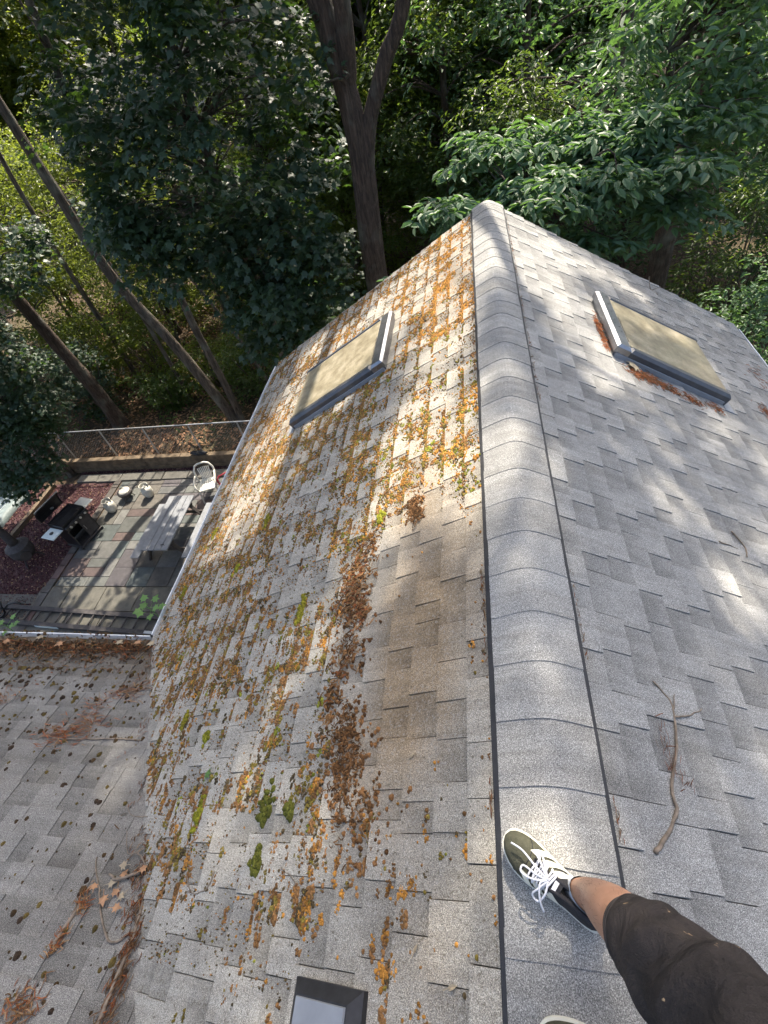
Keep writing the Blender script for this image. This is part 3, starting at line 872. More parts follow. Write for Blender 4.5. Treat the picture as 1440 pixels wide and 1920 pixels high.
def cushions():
    spots = [(1.38, 1.42, .13, .032, 0), (.36, 1.33, .085, .045, 1), (.34, 1.84, .075, .026, 2), (.35, 1.17, .04, .028, 1), (.16, 1.31, .055, .026, 1),
             (2.0, 2.35, .05, .028, 2), (1.87, .88, .06, .026, 2), (2.4, 2.15, .085, .035, 0), (.85, 2.3, .06, .022, 0), (.72, 2.0, .045, .02, 2), (2.62, 3.0, .08, .03, 0), (2.02, 3.1, .07, .03, 0)]
    names = ['long yellow-green moss cushion left of the brown debris pile', 'largest dark green moss cushion low on the left roof slope', 'bright yellow-green moss cushion nearest the valley',
             'round olive moss cushion just right of the largest green cushion', 'dark green moss cushion below the largest green cushion',
             'small bright moss cushion above the gutter seedling', 'bright moss cushion by the upper end of the brown pile', 'green moss cushion below the near corner of the left skylight',
             'thin green moss streak near the wing roof', 'small bright moss tuft just right of the thin green streak', 'green moss cushion at the left eave beside the picnic table', 'green moss cushion at the left eave above the seedling']
    tones = [np.array([.20, .18, .02]), np.array([.10, .105, .018]), np.array([.21, .21, .02])]
    for (y, s, ry, rs, t), nm in zip(spots, names):
        n = 46
        yy = y + rng.normal(0, ry * .42, n); ss = s + rng.normal(0, rs * .42, n)
        r = rng.uniform(.008, .016, n)
        o = domes('moss_cushion', fL, yy, ss, r * 1.4, r, r * rng.uniform(.7, 1.2, n), tones[t] * rng.uniform(.65, 1.3, (n, 1)))
        tag(o, nm, 'moss', 'green moss cushions on the left slope')
cushions()

def strands(name, fn, U, V, H, L, ang, width, tones, label, cat='debris', curl=1.0):
    """thin curved needles/strands lying on a roof surface"""
    n = len(U); k = 4
    t = np.linspace(-.5, .5, k)
    bend = rng.normal(0, .6 * curl, n)
    a = ang[:, None] + bend[:, None] * t[None]
    st = L[:, None] / (k - 1)
    du, dv = np.cos(a) * st, np.sin(a) * st
    uu = U[:, None] + np.cumsum(du, 1) - L[:, None] * .5 * np.cos(ang)[:, None]; vv = V[:, None] + np.cumsum(dv, 1) - L[:, None] * .5 * np.sin(ang)[:, None]
    hh = H[:, None] + (.5 - np.abs(t))[None] * rng.uniform(0, .010, n)[:, None] * curl + .010
    w = np.array([.5, 1, 1, .5])[None] * width
    wu, wv = -np.sin(a) * w, np.cos(a) * w
    A = np.stack(fn(uu + wu, vv + wv, hh), -1); B = np.stack(fn(uu - wu, vv - wv, hh + width * .8), -1)
    P = np.stack((A, B), 2).reshape(n, k * 2, 3)
    fc = np.array([[2 * i, 2 * i + 1, 2 * i + 3, 2 * i + 2] for i in range(k - 1)])
    idx = (fc[None] + (np.arange(n) * 2 * k)[:, None, None]).ravel()
    me = fast_mesh(name, P.reshape(-1, 3), idx, np.full(n * (k - 1), 4), 'needle', np.repeat(tones, 2 * k, 0))
    return tag(link(name, me), label, cat, kind='stuff')

RUST, DEADM, TAN = np.array([.25, .085, .032]), np.array([.17, .085, .034]), np.array([.33, .20, .10])
def patch(name, fn, blobs, width, label, cat, cols, Lr=(.03, .07), curl=1.0, ang0=None):
    U, V, H = [], [], []
    for (u, v, ru, rv, n) in blobs:
        U.append(rng.normal(u, ru, n)); V.append(rng.normal(v, rv, n)); H.append(rng.uniform(0, .012, n))
    U, V, H = map(np.concatenate, (U, V, H)); n = len(U)
    c = np.array(cols)[rng.integers(0, len(cols), n)] * rng.uniform(.55, 1.3, (n, 1))
    ang = rng.uniform(0, PI, n) if ang0 is None else rng.normal(ang0, .5, n)
    return strands(name, fn, U, V, H, rng.uniform(Lr[0], Lr[1], n), ang, width, c, label, cat, curl)

# torn brown moss pile in the middle of the left slope
patch('dead_moss', fL, [(1.66, .93, .05, .03, 40), (1.47, .99, .07, .055, 150), (1.34, 1.0, .06, .06, 130), (1.24, .93, .05, .04, 110), (1.07, .97, .06, .045, 70), (.96, .96, .05, .03, 40), (.80, 1.02, .07, .03, 30)], .0032,
      'long brown pile of torn moss in the middle of the left slope', 'debris', [DEADM, DEADM * 1.4, RUST * .8, DEADM * .5, TAN * .8], (.02, .06), 2.6)
patch('dead_moss', fL, [(.64, .9, .05, .045, 90), (.52, .85, .05, .045, 120), (.40, .86, .05, .04, 80), (.30, .82, .07, .05, 40)], .0026,
      'dark brown torn moss pile nearer the box vent', 'debris', [DEADM, DEADM * 1.2, DEADM * .55], (.015, .04), 2.4)
patch('dead_moss', fL, [(1.85, .63, .03, .02, 90), (1.76, .6, .04, .025, 110)], .003, 'small brown moss heap close to the ridge', 'debris', [DEADM, DEADM * .5], (.015, .04), 2.4)
def lumps():
    B = [(1.66, .93, .07, .05, 24), (1.46, .99, .08, .065, 40), (1.32, 1.0, .07, .07, 34), (1.22, .93, .06, .06, 30), (1.06, .97, .07, .06, 30), (.92, .97, .08, .06, 26), (.64, .9, .08, .06, 44), (.5, .86, .08, .06, 46), (.38, .85, .08, .06, 36), (1.82, .62, .05, .03, 60), (.78, 1.0, .08, .05, 50), (.30, .70, .06, .06, 30)]
    U = np.concatenate([rng.normal(u, a, n) for u, v, a, b, n in B]); V = np.concatenate([rng.normal(v, b, n) for u, v, a, b, n in B])
    U, V = np.repeat(U, 2) + rng.normal(0, .012, 2 * len(U)), np.repeat(V, 2) + rng.normal(0, .010, 2 * len(V)); n = len(U); r = rng.uniform(.004, .0105, n)
    o = domes('moss', fL, U, V, r * 1.4, r, r * 1.1, DEADM * rng.uniform(.45, 1.7, (n, 1)))
    tag(o, 'dark lumps of torn moss under the brown piles', 'moss', kind='stuff')
lumps()
# pine needles
patch('pine_needles', fR, [(3.40, 1.20, .05, .06, 160), (3.40, 1.34, .04, .07, 190), (3.38, 1.52, .03, .08, 110), (3.36, 1.72, .03, .06, 80), (3.40, 1.95, .04, .05, 60)], .0028,
      'rust pine needles gathered along the near side of the right skylight', 'pine needles', [RUST * .85, RUST, DEADM * .6], (.02, .05))
patch('pine_needles', fR, [(3.98, .945, .08, .010, 90), (3.75, .945, .09, .010, 90)], .0028, 'rust pine needles behind the upslope edge of the right skylight', 'pine needles', [RUST, RUST * .7])
patch('pine_needles', fR, [(3.78, 2.70, .05, .06, 50), (4.5, 3.0, .15, .12, 40)], .003, 'rust pine needles near the right gutter', 'pine needles', [RUST, RUST * .7])
patch('pine_needles', fR, [(.61, .48, .03, .015, 16), (.53, .49, .03, .015, 16), (.48, .53, .02, .015, 12)], .0016, 'thin rust pine needles beside the bare twig on the right slope', 'pine needles', [RUST * .8, RUST * .5], (.02, .05), .3, .3)
patch('pine_needles', fW, [(-2.78, -.95, .09, .05, 190), (-2.62, -.86, .07, .05, 90), (-2.70, -.72, .06, .06, 50)], .0022,
      'rust pine needles under the twig on the lower wing roof', 'pine needles', [RUST, RUST * 1.4, TAN], (.03, .07), .8, .25)
patch('pine_needles', fW, [(-2.53, -.6, .09, .04, 110), (-2.42, -.52, .08, .03, 80)], .0022, 'tan pine needles across the wing roof below the gutter seedling', 'pine needles', [TAN, RUST], (.03, .07), .8, .5)
patch('pine_needles', fW, [(-1.62, -1.80, .022, .06, 80), (-1.56, -1.95, .020, .06, 95), (-1.52, -2.10, .020, .06, 95), (-1.50, -2.25, .020, .06, 70), (-1.68, -1.66, .026, .06, 80), (-1.78, -1.45, .025, .1, 60), (-1.95, -1.2, .02, .12, 50), (-2.2, -.8, .02, .15, 40), (-2.5, -.3, .03, .12, 90)], .0026,
      'rust brown needles and bark filling the valley between the roofs', 'pine needles', [RUST * .55, RUST * .8, DEADM * .45, TAN * .6, DEADM * .7], (.015, .055), 1.6, 1.4)
patch('pine_needles', fW, [(-1.90, -1.83, .02, .03, 60), (-1.91, -1.98, .02, .03, 60), (-1.9, -2.2, .05, .04, 120), (-3.48, -.69, .07, .05, 70)], .0022,
      'scattered tan needle tufts on the near shingles of the wing roof', 'pine needles', [TAN, RUST, DEADM], (.02, .06))
patch('leaf_debris', fW, [(-4.3, -.19, .35, .06, 350), (-3.7, -.19, .3, .06, 350), (-3.2, -.18, .25, .055, 350), (-2.85, -.15, .12, .045, 200), (-4.0, -.3, .5, .1, 250), (-3.1, -.32, .3, .09, 150), (-3.6, -.14, .7, .03, 300)], .004,
      'thick brown leaf and needle litter along the wing gutter', 'debris', [DEADM, DEADM * .5, RUST * .7, TAN * .6, DEADM * .4], (.02, .07), 1.6)

for fn_, nm_ in ((fL, 'left'), (fR, 'right')):
    n_ = 420
    u_ = rng.uniform(-.5, 5.6, n_); v_ = np.where(rng.random(n_) < .7, rng.normal(.208, .005, n_), rng.normal(.196, .004, n_))
    d_ = np.array([vnoise(a * 3, 0, 31) for a in u_]) > .42
    u_, v_ = u_[d_], v_[d_]; m_ = len(u_)
    strands('ridge_debris', fn_, u_, v_, np.where(v_ < .2, .016, .002) + 0 * u_, rng.uniform(.012, .035, m_), rng.normal(0, .3, m_), .0022,
            np.array([RUST * .7, DEADM * .6, TAN * .6])[rng.integers(0, 3, m_)] * rng.uniform(.6, 1.2, (m_, 1)), 'brown crumbs caught along the ' + nm_ + ' edge of the ridge vent', 'debris', .8)
def twig(name, fn, lines, label, cat='twig', mat='twig'):
    mb = MB()
    for pts, r0, r1 in lines:
        P = []
        pts = [p if len(p) > 2 else (p[0], p[1], 0.012) for p in pts]
        n = (len(pts) - 1) * 5
        for i in range(n + 1):
            t = i / 5; k = min(int(t), len(pts) - 2); f = t - k
            a, b = np.array(pts[k]), np.array(pts[k + 1])
            p0 = np.array(pts[max(k - 1, 0)]); p3 = np.array(pts[min(k + 2, len(pts) - 1)])
            q = .5 * ((2 * a) + (-p0 + b) * f + (2 * p0 - 5 * a + 4 * b - p3) * f * f + (-p0 + 3 * a - 3 * b + p3) * f ** 3)
            h = (q[2] if len(q) > 2 else 0.012)
            q = q + np.append(rng.normal(0, .0015, 2), [0] * (len(q) - 2))
            P.append(tuple(float(c) for c in fn(q[0], q[1], h)))
        mb.tube(P, [r0 + (r1 - r0) * i / n for i in range(n + 1)], 6)
    return tag(mb.build(name, mat, smooth=True), label, cat)
twig('twig', fR, [([(.83, .51), (.75, .57), (.60, .535), (.46, .465), (.39, .46), (.31, .385), (.262, .335)], .0035, .0075), ([(.71, .56), (.73, .64), (.77, .72)], .004, .002), ([(.74, .575), (.80, .60)], .003, .0015)],
     'bare forked twig lying on the right roof slope')
twig('twig', fR, [([(1.93, 1.42), (1.84, 1.47), (1.76, 1.45)], .005, .003), ([(1.80, 1.27), (1.80, 1.40)], .004, .002)], 'short bent twig higher on the right slope')
twig('twig', fR, [([(5.55, 2.10), (5.62, 2.02), (5.75, 1.98, .08)], .006, .003), ([(5.62, 2.05), (5.72, 2.16, .05)], .004, .002)], 'tiny twig sticking up at the far rake edge')
twig('twig', fW, [([(-2.98, -.82), (-2.90, -.95), (-2.75, -.985), (-2.54, -.975), (-2.30, -.955), (-2.17, -.96)], .003, .007), ([(-2.55, -.975), (-2.60, -.86), (-2.66, -.72), (-2.74, -.6)], .005, .002), ([(-2.60, -.87), (-2.72, -.80), (-2.74, -.76)], .003, .0015)],
     'forked pale twig over the rust needles on the wing roof')
twig('fallen_branch', fW, [([(-1.53, -2.32), (-1.53, -2.19), (-1.545, -2.05), (-1.57, -1.88), (-1.64, -1.67, .02), (-1.70, -1.55, .03), (-1.78, -1.43, .03), (-1.86, -1.33, .03)], .012, .003),
     ([(-1.64, -1.67, .02), (-1.74, -1.60, .03), (-1.80, -1.60, .03), (-1.88, -1.5, .03)], .005, .002), ([(-1.57, -1.89), (-1.64, -1.95), (-1.73, -1.9), (-1.86, -1.76), (-1.94, -1.68), (-1.97, -1.63)], .006, .003),
     ([(-1.71, -1.53, .03), (-1.66, -1.47, .05), (-1.70, -1.36, .06)], .003, .0015), ([(-1.80, -1.42, .03), (-1.90, -1.42, .03), (-1.98, -1.36, .02)], .003, .0012), ([(-1.84, -1.36, .03), (-1.84, -1.22, .04)], .0025, .001),
     ([(-1.68, -1.68, .03), (-1.78, -1.72, .03), (-1.84, -1.70, .02)], .008, .006)],
     'long dead branch with side twigs lying in the roof valley', 'branch')
twig('twig', fL, [([(.33, .87), (.31, .80), (.28, .75), (.24, .71)], .002, .003), ([(.30, .79), (.33, .77)], .002, .001)], 'thin reddish twig below the dark torn moss pile')
twig('twig', fL, [([(.15, 1.15), (.13, 1.10), (.10, 1.04)], .002, .002)], 'thin straight twig just right of the dark green cushion')
twig('twig', fL, [([(.48, 1.03), (.42, 1.08), (.36, 1.14)], .0015, .002)], 'hair-thin twig between the round olive and brown clumps')
twig('twig', fL, [([(.10, 1.78), (.04, 1.70), (.06, 1.60), (.12, 1.58)], .002, .003), ([(.05, 1.72), (.0, 1.80)], .0015, .001)], 'curved pale twig on the left slope beside the valley')
twig('twig', fW, [([(-2.62, -.12), (-2.66, -.28), (-2.62, -.40)], .003, .002)], 'upright thin twig at the corner of the wing gutter')
twig('pine_cone_twig', fW, [([(-1.92, -1.99), (-1.915, -1.92), (-1.905, -1.83)], .012, .009), ([(-1.96, -2.0), (-1.92, -2.01), (-1.89, -1.99)], .003, .002)], 'short stubby bark piece on the near wing shingles', 'twig')

# ------------------------------------------------------------------ leaves (shared templates)
MAPLE = np.array([(0, 0, 0), (.16, .20, 0), (.10, .44, -.03), (.38, .30, 0), (.52, .50, -.05), (.60, .20, 0), (1.0, 0, -.10), (.60, -.20, 0), (.52, -.50, -.05), (.38, -.30, 0), (.10, -.44, -.03), (.16, -.20, 0)])
MAPLE_F = [tuple(range(12))]
OVAL = np.array([(0, 0, 0), (.28, .20, .05), (.68, .19, .04), (1, 0, -.08), (.68, -.19, .04), (.28, -.20, .05)])
OVAL_F = [(0, 3, 2, 1), (0, 5, 4, 3)]
DIAM = np.array([(0, 0, 0), (.45, .30, .05), (1, 0, -.06), (.45, -.30, .05)])
DIAM_F = [(0, 3, 2, 1)]
LEAF = {'maple': (MAPLE, MAPLE_F), 'oval': (OVAL, OVAL_F), 'diamond': (DIAM, DIAM_F)}

def single_leaf(name, kind, pos, size, n, d, mat, label, cat='leaf'):
    T, Fc = LEAF[kind]
    n = Vector(n).normalized(); d = Vector(d); d = (d - n * d.dot(n)).normalized(); s = n.cross(d)
    V = [Vector(pos) + d * (p[0] * size) + s * (p[1] * size) + n * (p[2] * size * 1.6) for p in T]
    # give the leaf a stalk
    mb = MB().add(V, Fc)
    mb.tube([Vector(pos) - d * (size * .45) + n * .004, Vector(pos) + d * .01 + n * .002], .0015, 4)
    return tag(mb.build(name, mat), label, cat)
nL, nR, nW = (-SA, 0, CA), (SA, 0, CA), (0, math.sin(BE), math.cos(BE))
single_leaf('maple_leaf', 'maple', fR(3.44, 1.12, .03), .14, nR, (.5, .3, 0), 'paleleaf', 'pale curled maple leaf against the right skylight')
single_leaf('green_leaf', 'maple', fL(.50, 1.86, .02), .055, nL, (.1, 1, 0), 'seedling', 'small fresh green leaf fallen on the left slope')
single_leaf('pale_leaf', 'oval', fL(-.04, .48, .015), .025, nL, (.5, 1, 0), 'paleleaf', 'cream leaf scrap left of the ridge vent')
single_leaf('pale_leaf', 'oval', fL(-.10, .36, .015), .03, nL, (1, .3, 0), 'paleleaf', 'cream leaf scrap nearest the ridge vent')
single_leaf('pale_leaf', 'oval', fL(.50, .54, .015), .03, nL, (1, .9, 0), 'paleleaf', 'pale leaf scrap on the brown stained shingles')
for k, (x, v, a) in enumerate([(-1.82, -1.74, .3), (-1.77, -1.71, 1.4), (-1.74, -1.78, 2.5), (-1.70, -1.77, 4.0), (-1.80, -1.79, 5.2), (-1.68, -1.68, 1.0), (-1.76, -1.66, 3.3), (-1.86, -1.78, 2.0), (-1.71, -1.84, .2)]):
    o = single_leaf('dead_leaf', 'maple', fW(x, v, .018 + .004 * k), .042 + .012 * random.random(), (random.uniform(-.3, .3), nW[1] + random.uniform(-.2, .3), nW[2]), (math.cos(a), math.sin(a), 0), 'deadleaf' if k % 3 else 'paleleaf',
                    'dry brown leaf in the clump beside the valley branch', 'leaf')
    o['group'] = 'dry leaves caught by the valley branch'
for k, x in enumerate((-4.05, -3.72, -3.45, -2.95, -2.75, -2.60)):
    o = single_leaf('dead_leaf', 'maple', fW(x, -.12 + .03 * (k % 2), .03), .07, (.3 * random.random(), .4, 1), (math.cos(k * 2.), math.sin(k * 2.), 0), 'paleleaf' if k % 2 else 'deadleaf',
                    'dry leaf lying in the litter of the wing gutter', 'leaf')
    o['group'] = 'dry leaves in the wing gutter'

def seedling(loc, h, label, lean, n=7, size=.11):
    t = thing('seedling', label, 'plant', loc)
    top = Vector((lean[0], lean[1], h))
    MB().tube([(0, 0, -.05), top * .5, top], [.004, .003, .002], 6).build('stem', 'seedling', t, False)
    for k in range(n):
        a = k * 2.4 + .4; f = .5 + .5 * k / n
        p = top * f; d = Vector((math.cos(a), math.sin(a), .25)).normalized()
        e = p + d * .06
        T, Fc = LEAF['maple']; nn = Vector((random.uniform(-.3, .3), random.uniform(-.5, .1), 1)).normalized(); s = nn.cross(d).normalized()
        mb = MB().add([e + d * (q[0] * size) + s * (q[1] * size) + nn * (q[2] * size * 1.5) for q in T], Fc)
        mb.tube([p, e], .0015, 4)
        mb.build('leaf', 'seedling', t, False)
seedling((XEL - .06, YE + .22, ZE - .05), .16, 'bright green maple seedling sprouting from the eave gutter corner', (-.05, .02), 8, .085)
seedling((-4.2, YE + .06, ZE - .05), .09, 'pale green seedling growing in the wing gutter at the photo edge', (.02, 0), 6, .07)

# ------------------------------------------------------------------ things on the patio
def picnic_table():
    # top edges run along y; author locally, x across, y along
    t = thing('picnic_table', 'weathered grey wooden picnic table with attached benches on the patio', 'table', (-7.57, 7.18, ZG), 0.0)
    L = 1.80
    for i in range(4):
        x0 = -.36 + i * .181
        MB().bbox(x0, x0 + .171, -L / 2, L / 2, .715, .75, .006).build('tabletop_plank', 'wood_grey', t, False)
    for s in (-1, 1):
        for j in range(1):
            x0 = s * .70
            MB().bbox(x0 - .125, x0 + .125, -L / 2, L / 2, .415, .45, .004).build('bench_plank', 'wood_grey', t, False)
    for y in (-.62, .62):
        for s in (-1, 1):
            MB().beam((s * .27, y, .70), (s * .62, y, .0), .04, .09, (0, 1, 0)).build('leg', 'wood_dark', t, False)
        MB().beam((-.82, y + .045, .37), (.82, y + .045, .37), .04, .085).build('bench_support', 'wood_dark', t, False)
        MB().beam((-.35, y + .045, .67), (.35, y + .045, .67), .04, .07).build('top_support', 'wood_dark', t, False)
    MB().beam((0, -.58, .36), (0, -.1, .68), .04, .08, (1, 0, 0)).build('brace', 'wood_dark', t, False)
    MB().beam((0, .58, .36), (0, .1, .68), .04, .08, (1, 0, 0)).build('brace', 'wood_dark', t, False)
picnic_table()
tag(MB().lathe([(.006, -.012), (.012, -.010), (.014, 0), (.012, .010), (.006, .012)], 10, (-7.42, 6.42, ZG + .763)).tube([(-7.42, 6.42, ZG + .768), (-7.36, 6.44, ZG + .768), (-7.33, 6.40, ZG + .766)], .008, 6).build('black_clip', 'black'),
    'small black clip lying on the end of the picnic table', 'clip')
mb = MB(); R_ = .05
mb.lathe([(R_ * math.sin(a), -R_ * math.cos(a)) for a in np.linspace(.15, PI - .15, 9)], 14, (-7.02, 7.42, ZG + R_))
tag(mb.build('tennis_ball', 'ball', smooth=True), 'yellow-green ball under the picnic table', 'ball')

def plastic_chair(loc, rz, mat, label):
    t = thing('plastic_chair', label, 'chair', loc, rz)
    # local: faces -y
    seat = MB()
    for i in range(7):
        x = -.19 + i * .0634
        seat.bbox(x - .024, x + .024, -.20, .20, .42, .436, .004)
    seat.bbox(-.24, .24, -.245, -.195, .405, .436, .01); seat.bbox(-.24, .24, .19, .235, .405, .436, .01)
    seat.build('seat', mat, t, False)
    back = MB()
    for i in range(7):
        x = -.15 + i * .05; top = .80 - .35 * x * x * 3
        back.beam((x * .8, .215, .43), (x, .33, top), .026, .012, (0, 1, 0))
    back.build('backrest', mat, t, False)
    fr = [(-.24, .20, .42), (-.27, .26, .60), (-.26, .31, .74), (-.19, .35, .86), (-.09, .365, .905), (.09, .365, .905), (.19, .35, .86), (.26, .31, .74), (.27, .26, .60), (.24, .20, .42)]
    MB().tube(fr, .026, 8).build('back_frame', mat, t, False, smooth=True)
    for s in (-1, 1):
        MB().tube([(s * .265, .27, .63), (s * .285, .05, .64), (s * .285, -.16, .63), (s * .27, -.24, .55), (s * .245, -.235, .42)], .024, 8).build('armrest', mat, t, False, smooth=True)
        MB().tube([(s * .235, -.22, .42), (s * .26, -.27, 0)], [.026, .02], 8).build('leg', mat, t, False)
        MB().tube([(s * .235, .20, .42), (s * .26, .27, 0)], [.026, .02], 8).build('leg', mat, t, False)
plastic_chair((-7.25, 8.82, ZG), .35, 'white_plastic', 'white plastic garden chair at the far end of the picnic table')
plastic_chair((-6.55, 8.75, ZG), -.9, 'red', 'dark red chair half hidden behind the roof eave')

def propane(loc, label):
    t = thing('propane_tank', label, 'gas tank', loc)
    MB().lathe([(.10, 0), (.11, .02), (.105, .03), (.125, .05), (.148, .09), (.152, .14), (.152, .22), (.148, .27), (.12, .32), (.06, .345), (.02, .35)], 20).build('tank_body', 'tank', t, False, smooth=True)
    MB().tube([(.02 * math.cos(a) + .10 * math.cos(a), .12 * math.sin(a), .42) for a in np.linspace(.5, 5.4, 14)], .010, 6).build('collar_rim', 'tank', t, False)
    c = MB()
    a = np.linspace(.5, 5.4, 14)
    V = [(.12 * math.cos(q), .12 * math.sin(q), .31) for q in a] + [(.12 * math.cos(q), .12 * math.sin(q), .42) for q in a]
    c.add(V, [(i, i + 1, 15 + i, 14 + i) for i in range(13)]); c.build('collar', 'tank', t, False)
    MB().lathe([(.02, .34), (.022, .38), (.03, .385), (.03, .40), (.012, .402)], 10).tube([(0, 0, .37), (.06, 0, .37)], .014, 8).build('valve', 'steel', t, False)
propane((-10.22, 8.30, ZG), 'off-white propane tank at the gravel bed corner')
propane((-9.30, 8.86, ZG), 'white propane tank nearest the timber wall')
def firepot():
    t = thing('kettle_burner', 'squat black kettle burner with pale lid between the propane tanks', 'burner', (-10.0, 8.83, ZG))
    MB().lathe([(.12, .10), (.19, .14), (.215, .21), (.21, .24), (.0, .242)], 22).build('bowl', 'iron', t, False, smooth=True)
    MB().lathe([(.17, .245), (.16, .27), (.10, .305), (.03, .315), (.0, .316)], 20, (0, 0, 0)).build('lid', 'tank', t, False, smooth=True)
    MB().tube([(-.06, 0, .31), (-.05, 0, .35), (.05, 0, .35), (.06, 0, .31)], .008, 6).build('lid_handle', 'black', t, False)
    for k in range(3):
        a = k * 2.1 + .4
        MB().tube([(.12 * math.cos(a), .12 * math.sin(a), .13), (.20 * math.cos(a), .20 * math.sin(a), 0)], .012, 6).build('leg', 'black', t, False)
firepot()

def grill():
    # local: front faces -y' ; x along the firebox
    t = thing('gas_grill', 'black gas grill with open lid and side shelves at the patio edge', 'grill', (-10.55, 7.33, ZG), math.radians(-103))
    MB().box(-.34, .34, -.24, -.21, .12, .74).build('cart_back', 'grill', t, False)
    for s in (-1, 1):
        x0, x1 = sorted((s * .34, s * .365))
        MB().box(x0, x1, -.25, .25, .06, .76).build('cart_side', 'grill', t, False)
    MB().bbox(-.39, .39, -.28, .28, .05, .085, .008).build('bottom_shelf', 'iron', t, False)
    d = MB().bbox(-.335, -.004, .225, .245, .11, .70, .004).build('door', 'iron', t, False)
    MB().tube([(-.05, .26, .35), (-.05, .275, .4), (-.05, .26, .5)], .008, 6).build('handle', 'steel', d, False)
    MB().bbox(-.37, .37, .26, .34, .735, .86, .02).build('control_panel', 'grill', t, False)
    for k in range(4):
        m = MB(); x = -.26 + k * .17
        m.tube([(x, .345, .80), (x, .375, .805)], .03, 12); m.build('knob', 'steel', t, False)
    b = MB()   # open firebox: walls and floor
    b.box(-.38, .38, -.27, -.255, .74, .93); b.box(-.38, .38, .245, .26, .74, .93); b.box(-.38, -.365, -.253, .243, .74, .93); b.box(.365, .38, -.253, .243, .74, .93); b.box(-.363, .363, -.253, .243, .74, .755)
    b.build('firebox', 'grill', t, False)
    g = MB()
    for k in range(18):
        x = -.345 + k * .0405
        g.tube([(x, -.25, .90), (x, .24, .90)], .006, 5)
    g.build('cooking_grate', 'iron', t, False)
    # lid, opened backwards: quarter-round shell
    rings = []
    for x in (-.39, -.36, .36, .39):
        r = .36 if abs(x) < .38 else .33
        ring = []
        for q in np.linspace(0, 1, 8):
            a = math.radians(95 + q * 95)
            ring.append((x, -.27 + r * .95 * math.cos(a) * .75 - .02, .94 + r * 1.25 * math.sin(a) * .9 + .02))
        for q in np.linspace(1, 0, 8):
            a = math.radians(95 + q * 95)
            ring.append((x, -.27 + (r - .02) * .95 * math.cos(a) * .75 - .005, .94 + (r - .02) * 1.25 * math.sin(a) * .9 + .02))
        rings.append(ring)
    lid = MB().loft(rings).build('lid', 'grill', t, False)
    MB().tube([(-.39, -.30, 1.37), (.39, -.30, 1.37)], .014, 8).build('lid_trim', 'steel', lid, False)
    MB().lathe([(.045, 0), (.045, .012), (.0, .013)], 14, (0, -.31, 1.12)).build('thermometer', 'steel', lid, False)
    MB().bbox(-.72, -.40, -.22, .22, .80, .83, .012).build('side_shelf', 'white_plastic', t, False)
    MB().bbox(.40, .74, -.22, .22, .80, .83, .012).build('side_shelf', 'shelf', t, False)
    MB().lathe([(.05, .831), (.055, .845), (.0, .846)], 12, (.57, 0, 0)).build('side_burner', 'black', t, False)
    for s in (-1, 1):
        MB().tube([(s * .37, .25, .04), (s * .40, .25, .04)], .05, 12).build('wheel', 'black', t, False)
grill()

def chiminea():
    t = thing('chiminea', 'black cast iron chiminea with tall flue on the gravel bed', 'chiminea', (-11.75, 6.55, ZG))
    MB().lathe([(.12, .20), (.22, .26), (.29, .38), (.30, .48), (.26, .60), (.16, .70), (.13, .74)], 22).build('belly', 'iron', t, False, smooth=True)
    MB().lathe([(.27, .60), (.31, .62), (.30, .645), (.18, .72)], 22).build('brim', 'iron', t, False)
    MB().lathe([(.12, .72), (.105, .90), (.095, 1.30), (.105, 1.36), (.125, 1.38), (.115, 1.40), (.085, 1.39), (.08, 1.1)], 20).build('flue', 'iron', t, False, smooth=True)
    d = MB().tube([(.23, -.17, .44), (.27, -.20, .44)], .13, 16); d.build('fire_door', 'wood_dark', t, False)
    for k in range(3):
        a = k * 2.1 + .7
        MB().tube([(.15 * math.cos(a), .15 * math.sin(a), .26), (.27 * math.cos(a), .27 * math.sin(a), .08), (.30 * math.cos(a), .30 * math.sin(a), 0)], .02, 6).build('leg', 'iron', t, False)
chiminea()

def ladder():
    t = thing('extension_ladder', 'dark extension ladder lying on the patio along the wing gutter', 'ladder', (-8.2, 4.72, ZG + .012), math.radians(-3))
    for y, z, x0, x1 in ((-.20, .0, -4.2, 2.4), (.20, .0, -4.2, 2.4)):
        MB().box(x0, x1, y - .055, y + .055, z, z + .075).build('rail', 'iron', t, False)
    for k in range(21):
        x = -4.05 + k * .305
        MB().tube([(x, -.19, .045), (x, .19, .045)], .02, 8).build('rung', 'iron', t, False)
    for x in (1.0, 1.5, 1.95):
        MB().bbox(x - .12, x + .12, -.232, -.168, .0755, .09, .004).build('bracket', 'galv', t, False)
    MB().box(-2.1, -1.45, -.26, -.237, .0, .07).build('label_plate', 'shelf', t, False)
ladder()

def timber_wall():
    t = thing('timber_wall', 'low retaining wall of stacked weathered timbers behind the patio', 'wall', (-9, 10.15, ZG))
    for row in range(3):
        x = -14.2 + .6 * (row % 2)
        while x < -5.2:
            L = 1.9 + random.uniform(-.15, .1)
            j = random.uniform(-.012, .012)
            MB().bbox(x + .008, min(x + L, -5.2) - .008, 10.04 + j + row * .012, 10.22 + j + row * .012, ZG - .05 + row * .152, ZG - .05 + row * .152 + .146, .012).build('timber', 'tie', t)
            x += L
timber_wall()
def bed_edging():
    t = thing('bed_timber', 'rotting timber edging the far side of the gravel bed', 'edging', (-12.9, 8.1, ZG))
    for (a, b) in (((-12.98, 7.15), (-12.92, 8.3)), ((-12.92, 8.32), (-12.9, 9.4))):
        MB().beam((a[0], a[1], ZG + .05), (b[0], b[1], ZG + .05), .13, .14).build('timber', 'tie', t)
bed_edging()

